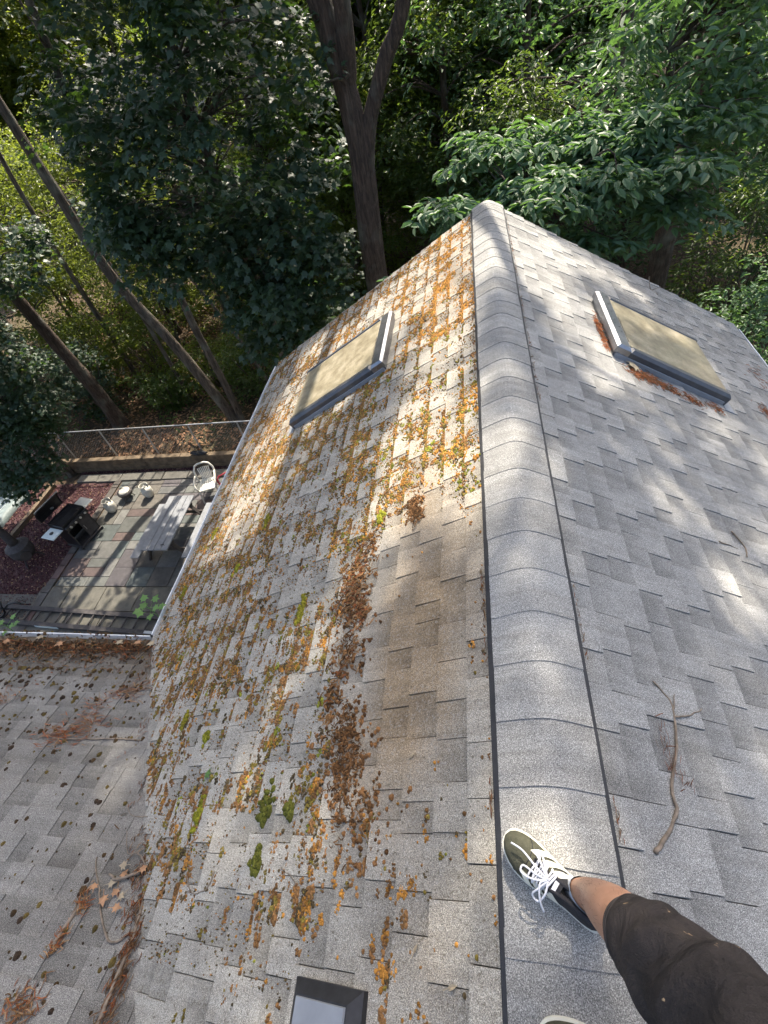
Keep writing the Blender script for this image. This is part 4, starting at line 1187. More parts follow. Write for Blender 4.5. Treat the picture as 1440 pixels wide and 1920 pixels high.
def fence():
    t = thing('chain_link_fence', 'galvanised chain-link fence standing behind the timber wall', 'fence', (-9, 10.3, ZG))
    zb, zt = ZG + .35, ZG + 1.36
    for x in (-14.0, -12.45, -10.95, -9.5, -8.02, -6.5, -5.0):
        MB().tube([(x, 10.32, zb - .2), (x, 10.32, zt)], .024, 8).build('post', 'galv', t)
    MB().tube([(-14.0, 10.32, zt), (-5.0, 10.32, zt)], .018, 8).build('top_rail', 'galv', t)
    m = MB(); g = .085; L = 9.0; H = zt - zb - .03
    n = int(L / g)
    for i in range(n):
        x = -14.0 + i * g
        for s in (1, -1):
            xa, xb = x, x + s * H
            za, zb2 = zb, zb + H
            if xb < -14: f = (x + 14) / H; xb, zb2 = -14.0, zb + f * H
            if xb > -5: f = (-5 - x) / H; xb, zb2 = -5.0, zb + f * H
            m.tube([(xa, 10.345 + .002 * s, za), (xb, 10.345 + .002 * s, zb2)], .0016, 3, False)
    o = m.build('wire_mesh', 'galv', t); o['kind'] = 'stuff'
fence()

def crumpled_bag():
    mb = MB(); rings = []
    for i in range(9):
        f = i / 8; r = .13 * math.sin(PI * min(.98, max(.05, f))) ** .6
        rings.append([(-8.02 + (f - .5) * .55 + .02 * math.sin(k * 2 + i), 10.12 + r * .6 * math.cos(2 * PI * k / 10) * (1 + .25 * math.sin(k * 3 + i * 2)), ZG + .46 + max(-.05, r * .6 * math.sin(2 * PI * k / 10) * (1 + .3 * math.cos(k * 2.3 + i)))) for k in range(10)])
    tag(mb.loft(rings).build('crumpled_bag', 'black'), 'crumpled black bag on the timber wall by the white chair', 'bag')
crumpled_bag()

def railing():
    t = thing('iron_handrail', 'black wrought iron handrail curling down at the patio steps', 'railing', (-11.6, 5.2, ZG))
    MB().tube([(-12.9, 5.65, ZG + .95), (-12.2, 5.50, ZG + .93), (-11.75, 5.38, ZG + .88), (-11.45, 5.15, ZG + .72), (-11.25, 4.95, ZG + .42), (-11.25, 4.85, ZG + .18), (-11.4, 4.8, ZG + .06), (-11.62, 4.82, ZG + .02)], .028, 8).build('rail', 'black', t, smooth=True)
    MB().tube([(-11.25, 4.9, ZG + .25), (-11.05, 4.95, ZG + .40), (-10.85, 5.0, ZG + .42), (-10.72, 4.98, ZG + .38)], .024, 8).build('scroll', 'black', t, smooth=True)
    MB().tube([(-11.5, 5.2, ZG + .74), (-11.62, 4.95, ZG + .35), (-11.7, 4.85, ZG)], .016, 6).build('brace', 'black', t, smooth=True)
    for k in range(2):
        pass
railing()
def steps():
    t = thing('stone_steps', 'grey stone steps beside the iron handrail', 'steps', (-12.2, 4.7, ZG))
    for k in range(4):
        MB().bbox(-13.4, -10.95 + .02 * k - (0 if k > 2 else .7), 4.30 + .0 + k * .30, 4.30 + (k + 1) * .30 - .01, ZG - .08, ZG + .012 - .004 * k, .01).build('step', 'iron_stone', t)
steps()
def tarp():
    t = thing('tarpaulin_cover', 'blue-grey tarpaulin cover with pale tape lines at the photo edge', 'cover', (-14.6, 8.0, ZG))
    V, Fc = [], []; n = 12
    for j in range(n + 1):
        for i in range(n + 1):
            x, y = -16.2 + 2.55 * i / n, 6.9 + 2.2 * j / n
            V.append((x, y, ZG + .06 + .10 * vnoise(x * 2.2, y * 2.2, 6)))
    nb = len(V)
    V += [(v[0], v[1], ZG - .05) for v in V]
    for j in range(n):
        for i in range(n):
            a = j * (n + 1) + i
            Fc.append((a, a + 1, a + n + 2, a + n + 1))
    bd = [i for i in range(n + 1)] + [j * (n + 1) + n for j in range(1, n + 1)] + [n * (n + 1) + i for i in range(n - 1, -1, -1)] + [j * (n + 1) for j in range(n - 1, 0, -1)]
    for q in range(len(bd)):
        a, b = bd[q], bd[(q + 1) % len(bd)]
        Fc.append((b, a, a + nb, b + nb))
    link('sheet', make_mesh('sheet', V, Fc, 'teal', smooth=True), t)
    for (x0, y0, x1, y1) in ((-14.9, 8.65, -13.9, 8.62), (-14.15, 7.9, -13.95, 8.5), (-14.3, 7.95, -13.8, 7.93)):
        P = [(x0 + (x1 - x0) * q / 8, y0 + (y1 - y0) * q / 8) for q in range(9)]
        MB().tube([(x, y, ZG + .064 + .10 * vnoise(x * 2.2, y * 2.2, 6)) for x, y in P], .012, 5).build('tape_line', 'shelf', t)
tarp()

# ------------------------------------------------------------------ trees
def leaf_mesh(name, C, N, D, size, kind, mat):
    T, Fc = LEAF[kind]
    n = len(C)
    N = N / np.linalg.norm(N, axis=1, keepdims=True)
    D = D - N * np.sum(D * N, 1, keepdims=True); D /= np.linalg.norm(D, axis=1, keepdims=True) + 1e-9
    S = np.cross(N, D)
    T = T.copy(); T[:, 0] -= .5
    P = C[:, None] + size[:, None, None] * (T[None, :, 0:1] * D[:, None] + T[None, :, 1:2] * S[:, None] + T[None, :, 2:3] * 1.5 * N[:, None])
    k = len(T)
    idx = np.concatenate([np.array(f) for f in Fc])
    idx = (idx[None] + (np.arange(n) * k)[:, None]).ravel()
    lt = np.tile(np.array([len(f) for f in Fc]), n)
    return fast_mesh(name, P.reshape(-1, 3), idx, lt, mat)

def sprays(centers, per, rad, size, kind, mat, name='crown', droop=.25, flat=.35, outward=None, tilt=.45):
    """leaf sprays: each centre gets a flattened disc of leaves"""
    n = len(centers); m = n * per
    c = np.repeat(centers, per, 0)
    r = np.repeat(rng.uniform(.65, 1.3, n) * rad, per)
    a = rng.uniform(0, 2 * PI, m); q = np.sqrt(rng.random(m))
    off = np.stack((np.cos(a) * q * r, np.sin(a) * q * r, rng.normal(0, flat * .5, m) * r - droop * q * q * r), 1)
    tl = np.repeat(rng.normal(0, tilt * .5, (n, 2)), per, 0)
    off[:, 2] += tl[:, 0] * off[:, 0] + tl[:, 1] * off[:, 1]
    N = np.stack((-tl[:, 0] + rng.normal(0, tilt, m) + .3 * np.cos(a) * q, -tl[:, 1] + rng.normal(0, tilt, m) + .3 * np.sin(a) * q, np.ones(m)), 1)
    D = np.stack((np.cos(a) + rng.normal(0, .5, m), np.sin(a) + rng.normal(0, .5, m), rng.normal(-.3, .3, m)), 1)
    return leaf_mesh(name, c + off, N, D, size * rng.uniform(.7, 1.25, m), kind, mat)

def smooth_path(pts, k=4):
    pts = [np.array(p, float) for p in pts]; out = []
    for i in range(len(pts) - 1):
        p0, a, b, p3 = pts[max(i - 1, 0)], pts[i], pts[i + 1], pts[min(i + 2, len(pts) - 1)]
        for j in range(k):
            f = j / k
            out.append(.5 * ((2 * a) + (-p0 + b) * f + (2 * p0 - 5 * a + 4 * b - p3) * f * f + (-p0 + 3 * a - 3 * b + p3) * f ** 3))
    out.append(pts[-1]); return out

def trunk_tube(mb, pts, r0, r1, n=12, flare=True, rough=.06):
    P = smooth_path(pts, 5); m = len(P)
    V, Fc = [], []
    for i, p in enumerate(P):
        d = Vector(P[min(i + 1, m - 1)] - P[max(i - 1, 0)]).normalized()
        s = d.cross(Vector((0.05, 1, 0.02))).normalized(); u = s.cross(d)
        t = i / (m - 1); r = r0 + (r1 - r0) * t
        if flare: r *= 1 + .55 * max(0, 1 - t * 7) ** 2
        for k in range(n):
            a = 2 * PI * k / n
            rr = r * (1 + rough * math.sin(a * 3 + i * .35) + rough * .8 * math.sin(a * 5 - i * .2 + 1) + random.uniform(-rough, rough) * .5)
            V.append(Vector(p) + (s * math.cos(a) + u * math.sin(a)) * rr)
    for i in range(m - 1):
        for k in range(n):
            Fc.append((i * n + k, i * n + (k + 1) % n, (i + 1) * n + (k + 1) % n, (i + 1) * n + k))
    Fc.append(tuple((m - 1) * n + k for k in range(n)))
    mb.add(V, Fc); return P

def limbs_to(mb, path, centers, r0=.035, every=1):
    P = np.array(path)
    for c in centers[::every]:
        j = np.argmin(np.linalg.norm(P - c, axis=1) + 2.0 * np.maximum(0, P[:, 2] - c[2] + .2)); a = P[j]
        mid = (a + c) / 2 + np.array([0, 0, .12 * np.linalg.norm(c - a)]) + rng.normal(0, .08, 3)
        mb.tube(smooth_path([a, mid, c], 3), [r0 * (1 - .85 * q / 6) for q in range(7)], 5, False)

def ellipsoid_pts(n, c, r, shell=.55, rg=None):
    rg = rg or rng
    d = rg.normal(0, 1, (n, 3)); d /= np.linalg.norm(d, axis=1, keepdims=True)
    q = (shell ** 3 + (1 - shell ** 3) * rg.random(n)) ** (1 / 3)
    return np.array(c) + d * q[:, None] * np.array(r)

def tree(name, label, loc, trunks, crowns, bark='bark', group=None, limb_every=2, limb_r=.03):
    """world coords. trunks: list of (points, r0, r1); crowns: list of (centres, per, rad, size, kind, mat, kw)"""
    t = thing(name, label, 'tree', loc, 0, group)
    mb = MB(); paths = []
    for i, (pts, r0, r1) in enumerate(trunks):
        paths += trunk_tube(mb, pts, r0, r1, 12, i == 0)
    mb.build('trunk', bark, t, smooth=True)
    allc = np.concatenate([c[0] for c in crowns])
    lb = MB(); limbs_to(lb, paths, allc, limb_r, limb_every)
    lb.build('branches', bark, t, smooth=True)['kind'] = 'stuff'
    for (C, per, rad, size, kind, mat, kw) in crowns:
        link('crown', sprays(C, per, rad, size, kind, mat, **kw), t)
    return t

# --- lit places on the roof (side, y, s, ry, rs): gaps left in unseen overhead leaves shaped to dapple it
LIT = [(-1, 5.5, .4, .6, .5), (-1, 4.7, .6, .5, .35), (-1, 5.0, 1.3, .4, .4), (-1, 3.9, .45, .5, .2), (-1, 3.1, .5, .6, .25), (-1, 2.4, .6, .5, .32), (-1, 1.95, .75, .35, .35),
       (-1, 4.15, 1.7, .5, .55), (-1, 3.9, 2.6, .45, .4), (-1, 3.2, 2.65, .5, .42), (-1, 2.5, 2.6, .5, .36), (-1, 1.85, 2.6, .5, .34), (-1, 1.25, 2.5, .42, .34), (-1, .75, 2.25, .35, .32), (-1, .38, 1.95, .28, .26),
       (-1, 5.2, 2.4, .25, .4), (-1, 1.0, 1.5, .12, .2),
       (1, 5.3, .35, .5, .3), (1, 4.7, .55, .4, .28), (1, 4.1, .7, .3, .25), (1, 5.3, 1.25, .3, .5), (1, 3.5, .8, .3, .2), (1, 2.9, .9, .3, .2), (1, 2.35, 1.0, .32, .22), (1, 1.75, 1.15, .32, .24), (1, 1.25, 1.25, .28, .26),
       (1, 4.25, 1.7, .16, .5), (1, .9, .85, .16, .16), (1, 2.9, 2.0, .25, .3), (1, 1.9, 1.7, .2, .25),
       (1, 1.6, .0, .25, .12), (1, 4.5, .0, .3, .2), (-1, .0, .0, .06, .08), (1, .14, .05, .02, .04)]
WLIT = [(-2.35, -1.15, .3, .12), (-2.1, -1.3, .25, .12), (-2.5, -.55, .06, .06), (-3.5, -.7, .12, .05)]
def shade_centres():
    P = []
    for (fn, lo, hi, side) in ((fL, (-1.2, 0.0), (6.3, 3.6), -1), (fR, (-1.2, 0.0), (6.3, 3.6), 1)):
        n = 1150
        y = rng.uniform(lo[0], hi[0], n); s = rng.uniform(lo[1], hi[1], n)
        lit = np.zeros(n)
        for (sd, a, b, ra, rb) in LIT:
            ss = s if sd == side else -s
            mg = .24 if side < 0 else .16
            d = ((y - a) / (ra + mg)) ** 2 + ((ss - b) / (rb + mg)) ** 2
            lit = np.maximum(lit, d < 1)
        keep = (lit < .5) & (rng.random(n) < .50) & ~in_valley(y, s) if side < 0 else (lit < .5) & (rng.random(n) < .52)
        P.append(np.stack(fn(y[keep], s[keep], 0 * y[keep]), 1))
    n = 1000
    x = rng.uniform(-5.5, -1.3, n); v = rng.uniform(-3.2, .2, n); lit = np.zeros(n)
    for (a, b, ra, rb) in WLIT: lit = np.maximum(lit, ((x - a) / (ra + .05)) ** 2 + ((v - b) / (rb + .05)) ** 2 < 1)
    keep = (lit < .5) & (rng.random(n) < .9)
    P.append(np.stack(fW(x[keep], v[keep], 0 * x[keep]), 1))
    P = np.concatenate(P)
    return P + SUN[None] * rng.uniform(12.0, 18.0, (len(P), 1))
SH = shade_centres()

# the tall forked oak behind the gable, with unseen leaves placed along sun rays to shade the roof
oak_tr = [([(-1.62, 9.55, ZG - .2), (-1.70, 9.5, -6.5), (-1.74, 9.5, -3.4), (-1.69, 9.5, -1.7), (-1.86, 9.45, -.3), (-2.25, 9.1, 2.2), (-2.6, 9.4, 7.0), (-2.7, 9.6, 13.0)], .25, .10),
          ([(-1.66, 9.5, -2.3), (-1.48, 9.5, -1.5), (-1.1, 9.45, -.75), (-.72, 9.4, -.1), (0.2, 9.0, 2.4), (.9, 9.4, 7.5), (1.2, 9.8, 13.0)], .13, .06),
          ([(-1.72, 9.5, -.9), (-1.58, 9.3, -.2), (-1.5, 9.0, 1.5), (-1.2, 8.6, 9.0)], .15, .06)]
tree('oak_tree', 'tall forked dark trunk rising behind the far roof gable', (-1.62, 9.55, ZG), oak_tr,
     [(SH, 46, .30, .125, 'oval', 'beech', dict(flat=.5, tilt=.55)), (np.array([(-1.95, 9.2, -.55), (-2.2, 9.0, -.7), (-1.95, 9.1, -.85)]), 30, .28, .10, 'maple', 'maple', {})], limb_every=9, limb_r=.045)

# dark maple at left centre
mc = np.concatenate((ellipsoid_pts(150, (-4.3, 9.7, -1.5), (2.3, 1.5, 2.7), .35), ellipsoid_pts(110, (-5.0, 13.5, 5.6), (3.6, 2.2, 2.4), .2), ellipsoid_pts(60, (-3.6, 9.3, -3.6), (1.4, .9, 1.7), .3), ellipsoid_pts(14, (-5.9, 9.3, -2.6), (.7, .6, .8), .3), ellipsoid_pts(70, (-4.6, 10, 2.8), (2.8, 2.2, 2.6), .4)))  # includes an unseen high crown mass added to shade the foliage below
tree('maple_tree', 'dense dark maple filling the view left of the oak trunk', (-4.7, 11.0, ZG), [([(-4.7, 11.0, ZG - .2), (-4.75, 10.9, -5.5), (-4.8, 10.7, -2), (-4.6, 10.4, 2), (-4.5, 10, 5)], .13, .04)],
     [(mc, 62, .55, .155, 'maple', 'maple', dict(droop=.5))], 'bark2', limb_every=2, limb_r=.025)
# twin stem maple beyond the fence
tw = [([(-7.28, 11.7, ZG - .2), (-7.55, 11.7, -7.9), (-8.11, 11.7, -5.9), (-8.85, 11.7, -3.93), (-9.08, 11.7, -1.92), (-9.2, 11.7, -.43), (-9.4, 11.7, 3), (-9.6, 11.6, 6.5)], .17, .07),
      ([(-7.22, 11.75, ZG - .2), (-7.2, 11.75, -7.5), (-7.28, 11.7, -5.6), (-7.30, 11.7, -4.64), (-7.42, 11.7, -3.4), (-7.62, 11.5, -1.2), (-7.35, 11.4, .6), (-7.1, 11.2, 4), (-7.2, 11, 7)], .115, .05)]
tc = np.concatenate((ellipsoid_pts(70, (-8.6, 11.2, 4.6), (3.0, 2.2, 2.6), .4), ellipsoid_pts(26, (-6.9, 11.0, -.6), (1.2, .8, 1.1), .3), ellipsoid_pts(8, (-7.8, 11.0, -2.4), (.5, .5, .5), .3)))
tree('twin_stem_maple', 'maple with two slanting bare stems beyond the chain-link fence', (-7.28, 11.7, ZG), tw, [(tc, 60, .55, .15, 'maple', 'maple', dict(droop=.5))], 'bark2', limb_every=3)
# left low tree whose foliage hangs over the gravel bed
lc = np.concatenate((ellipsoid_pts(120, (-11.6, 9.0, -5.0), (1.5, 1.0, 1.9), .35), ellipsoid_pts(26, (-11.9, 8.2, -7.0), (.9, .6, .7), .3), ellipsoid_pts(60, (-12.6, 10.2, -3.8), (1.3, 1.0, 1.2), .35)))
tree('blue_green_maple', 'blue-green maple leaning over the gravel bed at left', (-12.7, 10.0, ZG), [([(-12.7, 10.0, ZG - .2), (-12.4, 9.7, -7.5), (-11.9, 9.3, -6), (-11.7, 9.1, -4.5)], .10, .03)],
     [(lc, 70, .46, .12, 'maple', 'maple', dict(droop=.6))], 'bark2', limb_every=2, limb_r=.02)
# leaning trunk at far left
fc_ = np.concatenate((ellipsoid_pts(120, (-13.2, 12.2, 3.2), (3.2, 2.6, 3.6), .4), ellipsoid_pts(16, (-10.9, 11.5, -3.0), (1.1, .8, .9), .3), ellipsoid_pts(12, (-10.4, 11.0, -.4), (.9, .8, .7), .3)))
fc_ = np.concatenate((fc_, ellipsoid_pts(95, (-9.8, 8.0, 5.2), (4.6, 3.6, 2.0), .2), ellipsoid_pts(50, (-13.5, 7.5, 3.5), (2.5, 3.5, 2.0), .2)))  # unseen leaf masses added above the patio to block sky and sun
tree('grey_trunk_maple', 'thick grey trunk leaning out of the picture at the far left', (-11.8, 12.0, ZG), [([(-11.7, 12.0, ZG - .2), (-11.8, 12, -7), (-11.95, 12, -6), (-12.3, 12, -3.68), (-12.8, 12, -1), (-13.2, 12, 4)], .24, .10)],
     [(fc_, 60, .55, .15, 'maple', 'maple', dict(droop=.5))], 'bark', limb_every=3)
for (lab, pts, r0, cc) in (('slim bare stem rising left of the twin stems', [(-9.6, 13.2, ZG - .2), (-9.7, 13.2, -6), (-9.9, 13.1, -3), (-10.3, 13, 0), (-10.5, 13, 4)], .075, (-10.3, 13, 4.2)),
                           ('slim leaning stem in the backlit foliage at upper left', [(-12.2, 14.6, ZG - .2), (-12.3, 14.5, -5), (-12.2, 14.4, -2), (-11.9, 14.4, .5), (-11.7, 14.4, 4)], .09, (-11.8, 14.4, 5)),
                           ('thin dark stem crossing behind the twin stems', [(-5.9, 12.6, ZG - .2), (-6.6, 12.6, -6.5), (-7.4, 12.6, -4.2), (-8.0, 12.6, -2), (-8.4, 12.6, 2)], .05, (-8.4, 12.6, 3.5)),
                           ('slim grey stem close to the leaning trunk', [(-13.3, 13.4, ZG - .2), (-13.4, 13.4, -5.5), (-13.8, 13.3, -2.5), (-14.2, 13.3, 2)], .08, (-14.2, 13.2, 3.6))):
    tree('slim_maple', lab, (pts[0][0], pts[0][1], ZG), [(pts, r0, r0 * .4)], [(ellipsoid_pts(22, cc, (1.6, 1.4, 1.4), .3), 50, .5, .14, 'maple', 'maple', {})], 'bark2', limb_every=3, limb_r=.02)
for (lab, x, y, cz, r) in (('backlit young tree between the leaning trunk and the twin stems', -10.4, 15.2, -4.3, (2.1, 1.1, 2.6)), ('backlit young tree at the upper left photo edge', -14.4, 15.6, -2.6, (2.2, 1.2, 2.6)),
                           ('young tree filling the gap right of the twin stems', -6.4, 15.6, -4.2, (1.6, 1.0, 1.9)), ('young yellow-green tree high at upper left', -9.2, 17.0, -1.4, (2.4, 1.2, 1.8))):
    tree('young_tree', lab, (x, y, ZG), [([(x, y, ZG - .2), (x + .1, y, -6.5), (x - .1, y, cz), (x, y, cz + 1.5)], .06, .02)], [(ellipsoid_pts(58, (x, y, cz), r, .25), 46, .5, .13, 'oval', 'leaf_b', {})], 'bark2', limb_every=2, limb_r=.018)
# broad-leaved tree at right, with the layered branch reaching over the gable end
bl = []
for (c, r, n) in (((.6, 6.95, -2.05), (1.3, .42, .16), 34), ((1.7, 7.2, -1.95), (1.2, .5, .18), 34), ((-.4, 6.8, -2.75), (.75, .32, .18), 18), ((2.3, 7.7, -1.65), (1.0, .5, .2), 26), ((.9, 7.9, -1.65), (1.3, .5, .2), 26), ((2.6, 7.3, -2.5), (.7, .4, .2), 10), ((1.6, 7.0, -2.6), (.7, .25, .16), 10)):
    bl.append(ellipsoid_pts(n, c, r, .2))
bl = np.concatenate(bl)
bc = np.concatenate((ellipsoid_pts(90, (3.6, 9.3, -1.2), (1.9, 1.5, 1.3), .35), ellipsoid_pts(30, (4.8, 9.2, -2.2), (.9, .8, .9), .35), ellipsoid_pts(60, (5.6, 11.6, 4.0), (2.2, 2.0, 2.4), .4)))
tree('beech_tree', 'broad-leaved tree at right with layered pale branches over the gable', (4.2, 12.0, ZG),
     [([(4.35, 12, ZG - .2), (4.3, 12, -6), (4.22, 12, -3.3), (4.2, 12, -1.5), (4.3, 11.8, 2), (4.3, 11.4, 6)], .27, .10), ([(4.22, 12, -3.0), (3.4, 10.5, -2.4), (2.4, 8.6, -2.0), (1.2, 7.5, -2.1), (0.1, 7.0, -2.4)], .07, .012), ([(4.2, 12, -1.8), (3.6, 10.5, -1.2), (2.6, 9, -1.2)], .06, .02)],
     [(bl, 48, .36, .155, 'oval', 'beech', dict(droop=.3, flat=.16, tilt=.24)), (bc, 60, .5, .145, 'oval', 'beech', dict(droop=.4, flat=.3))], 'bark', limb_every=2, limb_r=.02)
# second trunk top right
tree('slim_tree', 'slim trunk cutting the top edge right of the oak', (2.73, 12.4, ZG), [([(2.7, 12.4, ZG - .2), (2.72, 12.3, -4), (2.72, 12.0, -1.3), (2.8, 12, -.5), (3.1, 12, 3), (3.3, 12, 6)], .14, .06)],
     [(ellipsoid_pts(36, (3.6, 13.6, 5.0), (1.6, 1.4, 1.8), .4), 50, .5, .14, 'oval', 'leaf_a', {}), (ellipsoid_pts(24, (1.2, 12.6, -2.0), (1.2, .8, .7), .3), 60, .45, .12, 'oval', 'leaf_a', {})], 'bark')

def floor_cover():
    def zz(x, y):
        z = ZG - 0.10 + 0.35 * max(0, min(1, (y - 10.3) / 0.6)) + max(0, y - 14) * 0.035
        return z + (vnoise(x * 0.3, y * 0.3, 3) - 0.5) * 0.5 * max(0, min(1, (y - 11) / 4))
    n = 9000
    x, y = rng.uniform(-17, 4, n), 10.5 + 11 * rng.random(n) ** 1.5
    C = np.stack((x, y, [zz(a, b) + .03 for a, b in zip(x, y)]), 1)
    N = np.stack((rng.normal(0, .35, n), rng.normal(0, .35, n), np.ones(n)), 1)
    me = leaf_mesh('leaf_litter', C, N, rng.normal(0, 1, (n, 3)), rng.uniform(.08, .17, n), 'oval', 'deadleaf')
    tag(link('leaf_litter', me), 'dry brown leaves covering the forest floor behind the fence', 'leaf litter', kind='stuff')
    n = 520
    x, y = rng.uniform(-18, 5, n), 11.4 + 11 * rng.random(n)
    k = np.array([vnoise(a * .45, b * .45, 14) for a, b in zip(x, y)]) > .42
    x, y = x[k], y[k]
    C = np.stack((x, y, [zz(a, b) + .22 for a, b in zip(x, y)]), 1)
    tag(link('ground_cover', sprays(C, 26, .42, .12, 'oval', 'leaf_a', 'ground_cover', droop=.3, flat=.5, tilt=.5)), 'low green ground cover between the trees beyond the fence', 'ground cover', kind='stuff')
floor_cover()
# understory shrubs: each its own thing
def shrub(loc, r, label, mat, kind, n, per, size, name='understory_shrub', rad=.42):
    t = thing(name, label, 'shrub', loc, 0, 'understory shrubs')
    C = ellipsoid_pts(n, (0, 0, r[2] * .95), r, .35)
    mb = MB()
    for c in C[::3]:
        mb.tube(smooth_path([(rng.normal(0, .08), rng.normal(0, .08), -.15), (c[0] * .5, c[1] * .5, c[2] * .6), tuple(c)], 3), [.022 - .0026 * q for q in range(7)], 5, False)
    mb.build('stems', 'bark2', t, False)['kind'] = 'stuff'
    link('foliage', sprays(C, per, rad, size, kind, mat), t, False)
    return t
gz = lambda y: ZG + .25 + max(0, y - 14) * .035
SHR = [((3.3, 8.6), (1.1, .8, 1.9), 'dark leafy shrub just behind the right rake edge', 'beech', 'oval'), ((5.2, 9.2), (1.4, 1.2, 2.4), 'large dark shrub right of the broad-leaved tree', 'beech', 'oval'),
       ((7.0, 8.0), (1.5, 1.3, 2.5), 'shrub at the right photo edge beyond the gutter', 'beech', 'oval'), ((4.6, 6.6), (.9, .9, 2.75), 'bright leafy shrub rising beside the right gutter', 'beech', 'oval'),
       ((1.3, 10.2), (1.3, .9, 2.0), 'shaded shrub below the layered branch', 'leaf_a', 'oval'), ((-3.2, 11.4), (1.1, .9, 1.6), 'shaded shrub left of the oak base', 'leaf_a', 'oval'),
       ((-5.9, 14.4), (1.5, 1.0, 1.3), 'sunlit shrub right of the twin stems', 'leaf_a', 'oval'), ((-8.8, 14.0), (1.6, 1.0, 1.1), 'low shrub behind the twin stems', 'leaf_b', 'oval'),
       ((-11.2, 14.6), (1.6, 1.2, 1.6), 'yellow-green shrub left of the twin stems', 'leaf_b', 'oval'), ((-13.8, 14.2), (1.5, 1.2, 1.8), 'yellow-green shrub below the leaning trunk', 'leaf_b', 'oval'),
       ((-8.0, 17.5), (2.0, 1.4, 1.6), 'pale shrub deeper between the slanting stems', 'leaf_b', 'oval'), ((-15.3, 11.5), (1.4, 1.2, 2.1), 'bushy shrub at the left photo edge', 'leaf_a', 'oval'),
       ((-4.5, 18.5), (2.2, 1.4, 2.1), 'woodland shrub behind the dark maple', 'leaf_b', 'oval'), ((9.0, 12.0), (1.9, 1.5, 2.9), 'tall dark shrub in the right background', 'beech', 'oval'),
       ((6.6, 12.8), (1.6, 1.3, 2.6), 'dark shrub behind the right trunk', 'leaf_a', 'oval'), ((-10.0, 12.9), (1.0, .7, .9), 'low shrub close behind the fence', 'leaf_a', 'oval'),
       ((-12.2, 19.6), (2.2, 1.3, 2.0), 'wide yellow-green shrub deep behind the leaning trunk', 'leaf_b', 'oval'), ((-9.4, 21.0), (2.2, 1.3, 1.9), 'backlit shrub deep between the slim stems', 'leaf_b', 'oval'),
       ((-15.8, 20.6), (2.4, 1.4, 2.2), 'backlit shrub deep at the left photo edge', 'leaf_b', 'oval'), ((-6.9, 13.2), (1.1, .8, 1.3), 'green shrub at the foot of the twin stems', 'leaf_a', 'oval'),
       ((-12.6, 12.6), (1.2, .8, 1.5), 'dark shrub at the foot of the leaning trunk', 'maple', 'maple')]
for (xy, r, lab, mat, kind) in SHR:
    vol = r[0] * r[1] * r[2]
    shrub((xy[0], xy[1], gz(xy[1])), r, lab, mat, kind, int(26 + 14 * vol), 60, .11 if mat == 'beech' else .12)

# woodland trees behind: four kinds, copied with their parts
def wood_proto(seed, mat, kind, H, size, rad=.75, per=80):
    global rng
    keep = rng; rng = np.random.default_rng(seed)
    t = thing('woodland_tree', 'x', 'tree')
    pts = [(0, 0, -.3), (rng.normal(0, .1), rng.normal(0, .1), H * .3), (rng.normal(0, .3), rng.normal(0, .3), H * .6), (rng.normal(0, .4), rng.normal(0, .4), H * .92)]
    mb = MB(); path = trunk_tube(mb, pts, .17 + .05 * rng.random(), .04, 9)
    mb.build('trunk', 'bark', t, False, smooth=True)
    C = np.concatenate((ellipsoid_pts(150, (0, 0, H * .66), (2.7, 2.7, H * .34), .45), ellipsoid_pts(60, (0, 0, H * .32), (2.3, 2.3, H * .18), .5)))
    lb = MB(); limbs_to(lb, path, C, .035, 3); lb.build('branches', 'bark', t, False)['kind'] = 'stuff'
    link('crown', sprays(C, per, rad, size, kind, mat, droop=.4, flat=.4), t, False)
    rng = keep
    return t
protos = [wood_proto(31, 'leaf_a', 'diamond', 17, .24), wood_proto(32, 'leaf_b', 'diamond', 15, .24), wood_proto(33, 'beech', 'diamond', 18, .22), wood_proto(34, 'leaf_b', 'diamond', 13, .26),
          wood_proto(35, 'leaf_b', 'oval', 9.2, .15, .62, 60), wood_proto(36, 'leaf_a', 'oval', 9.8, .15, .62, 60), wood_proto(37, 'beech', 'oval', 9.5, .15, .62, 60)]
def copy_tree(o):
    c = o.copy(); col.objects.link(c)
    for ch in o.children:
        d = ch.copy(); col.objects.link(d); d.parent = c
    return c
r2 = random.Random(21)
spots = [(-.5, 18.0), (1.8, 17.0), (5.0, 17.5), (-3.2, 20.0), (8.5, 15.5), (-15.8, 15.8), (-12.2, 18.2), (-18.0, 20.0), (-7.6, 21.5), (2.4, 22.5), (11.5, 19.5), (6.6, 23.0), (-21.5, 16.5)]
spots += [(-5.0, 22.8), (-1.2, 24.0), (4.0, 25.5)]
for y in (25.5, 29.5, 34, 39, 44, 52, 62):
    x = -y * .95
    while x < y * .62:
        spots.append((x + r2.uniform(-1.2, 1.2), y + r2.uniform(-2, 2))); x += r2.uniform(3.6, 5.4) * (1 + max(0, y - 26) * .015) * (1.35 if y < 32 else 1)
spots = [q for k_, q in enumerate(spots) if k_ < 13 or not (q[1] < 32 and -24 < q[0] < -7)]
used = set()
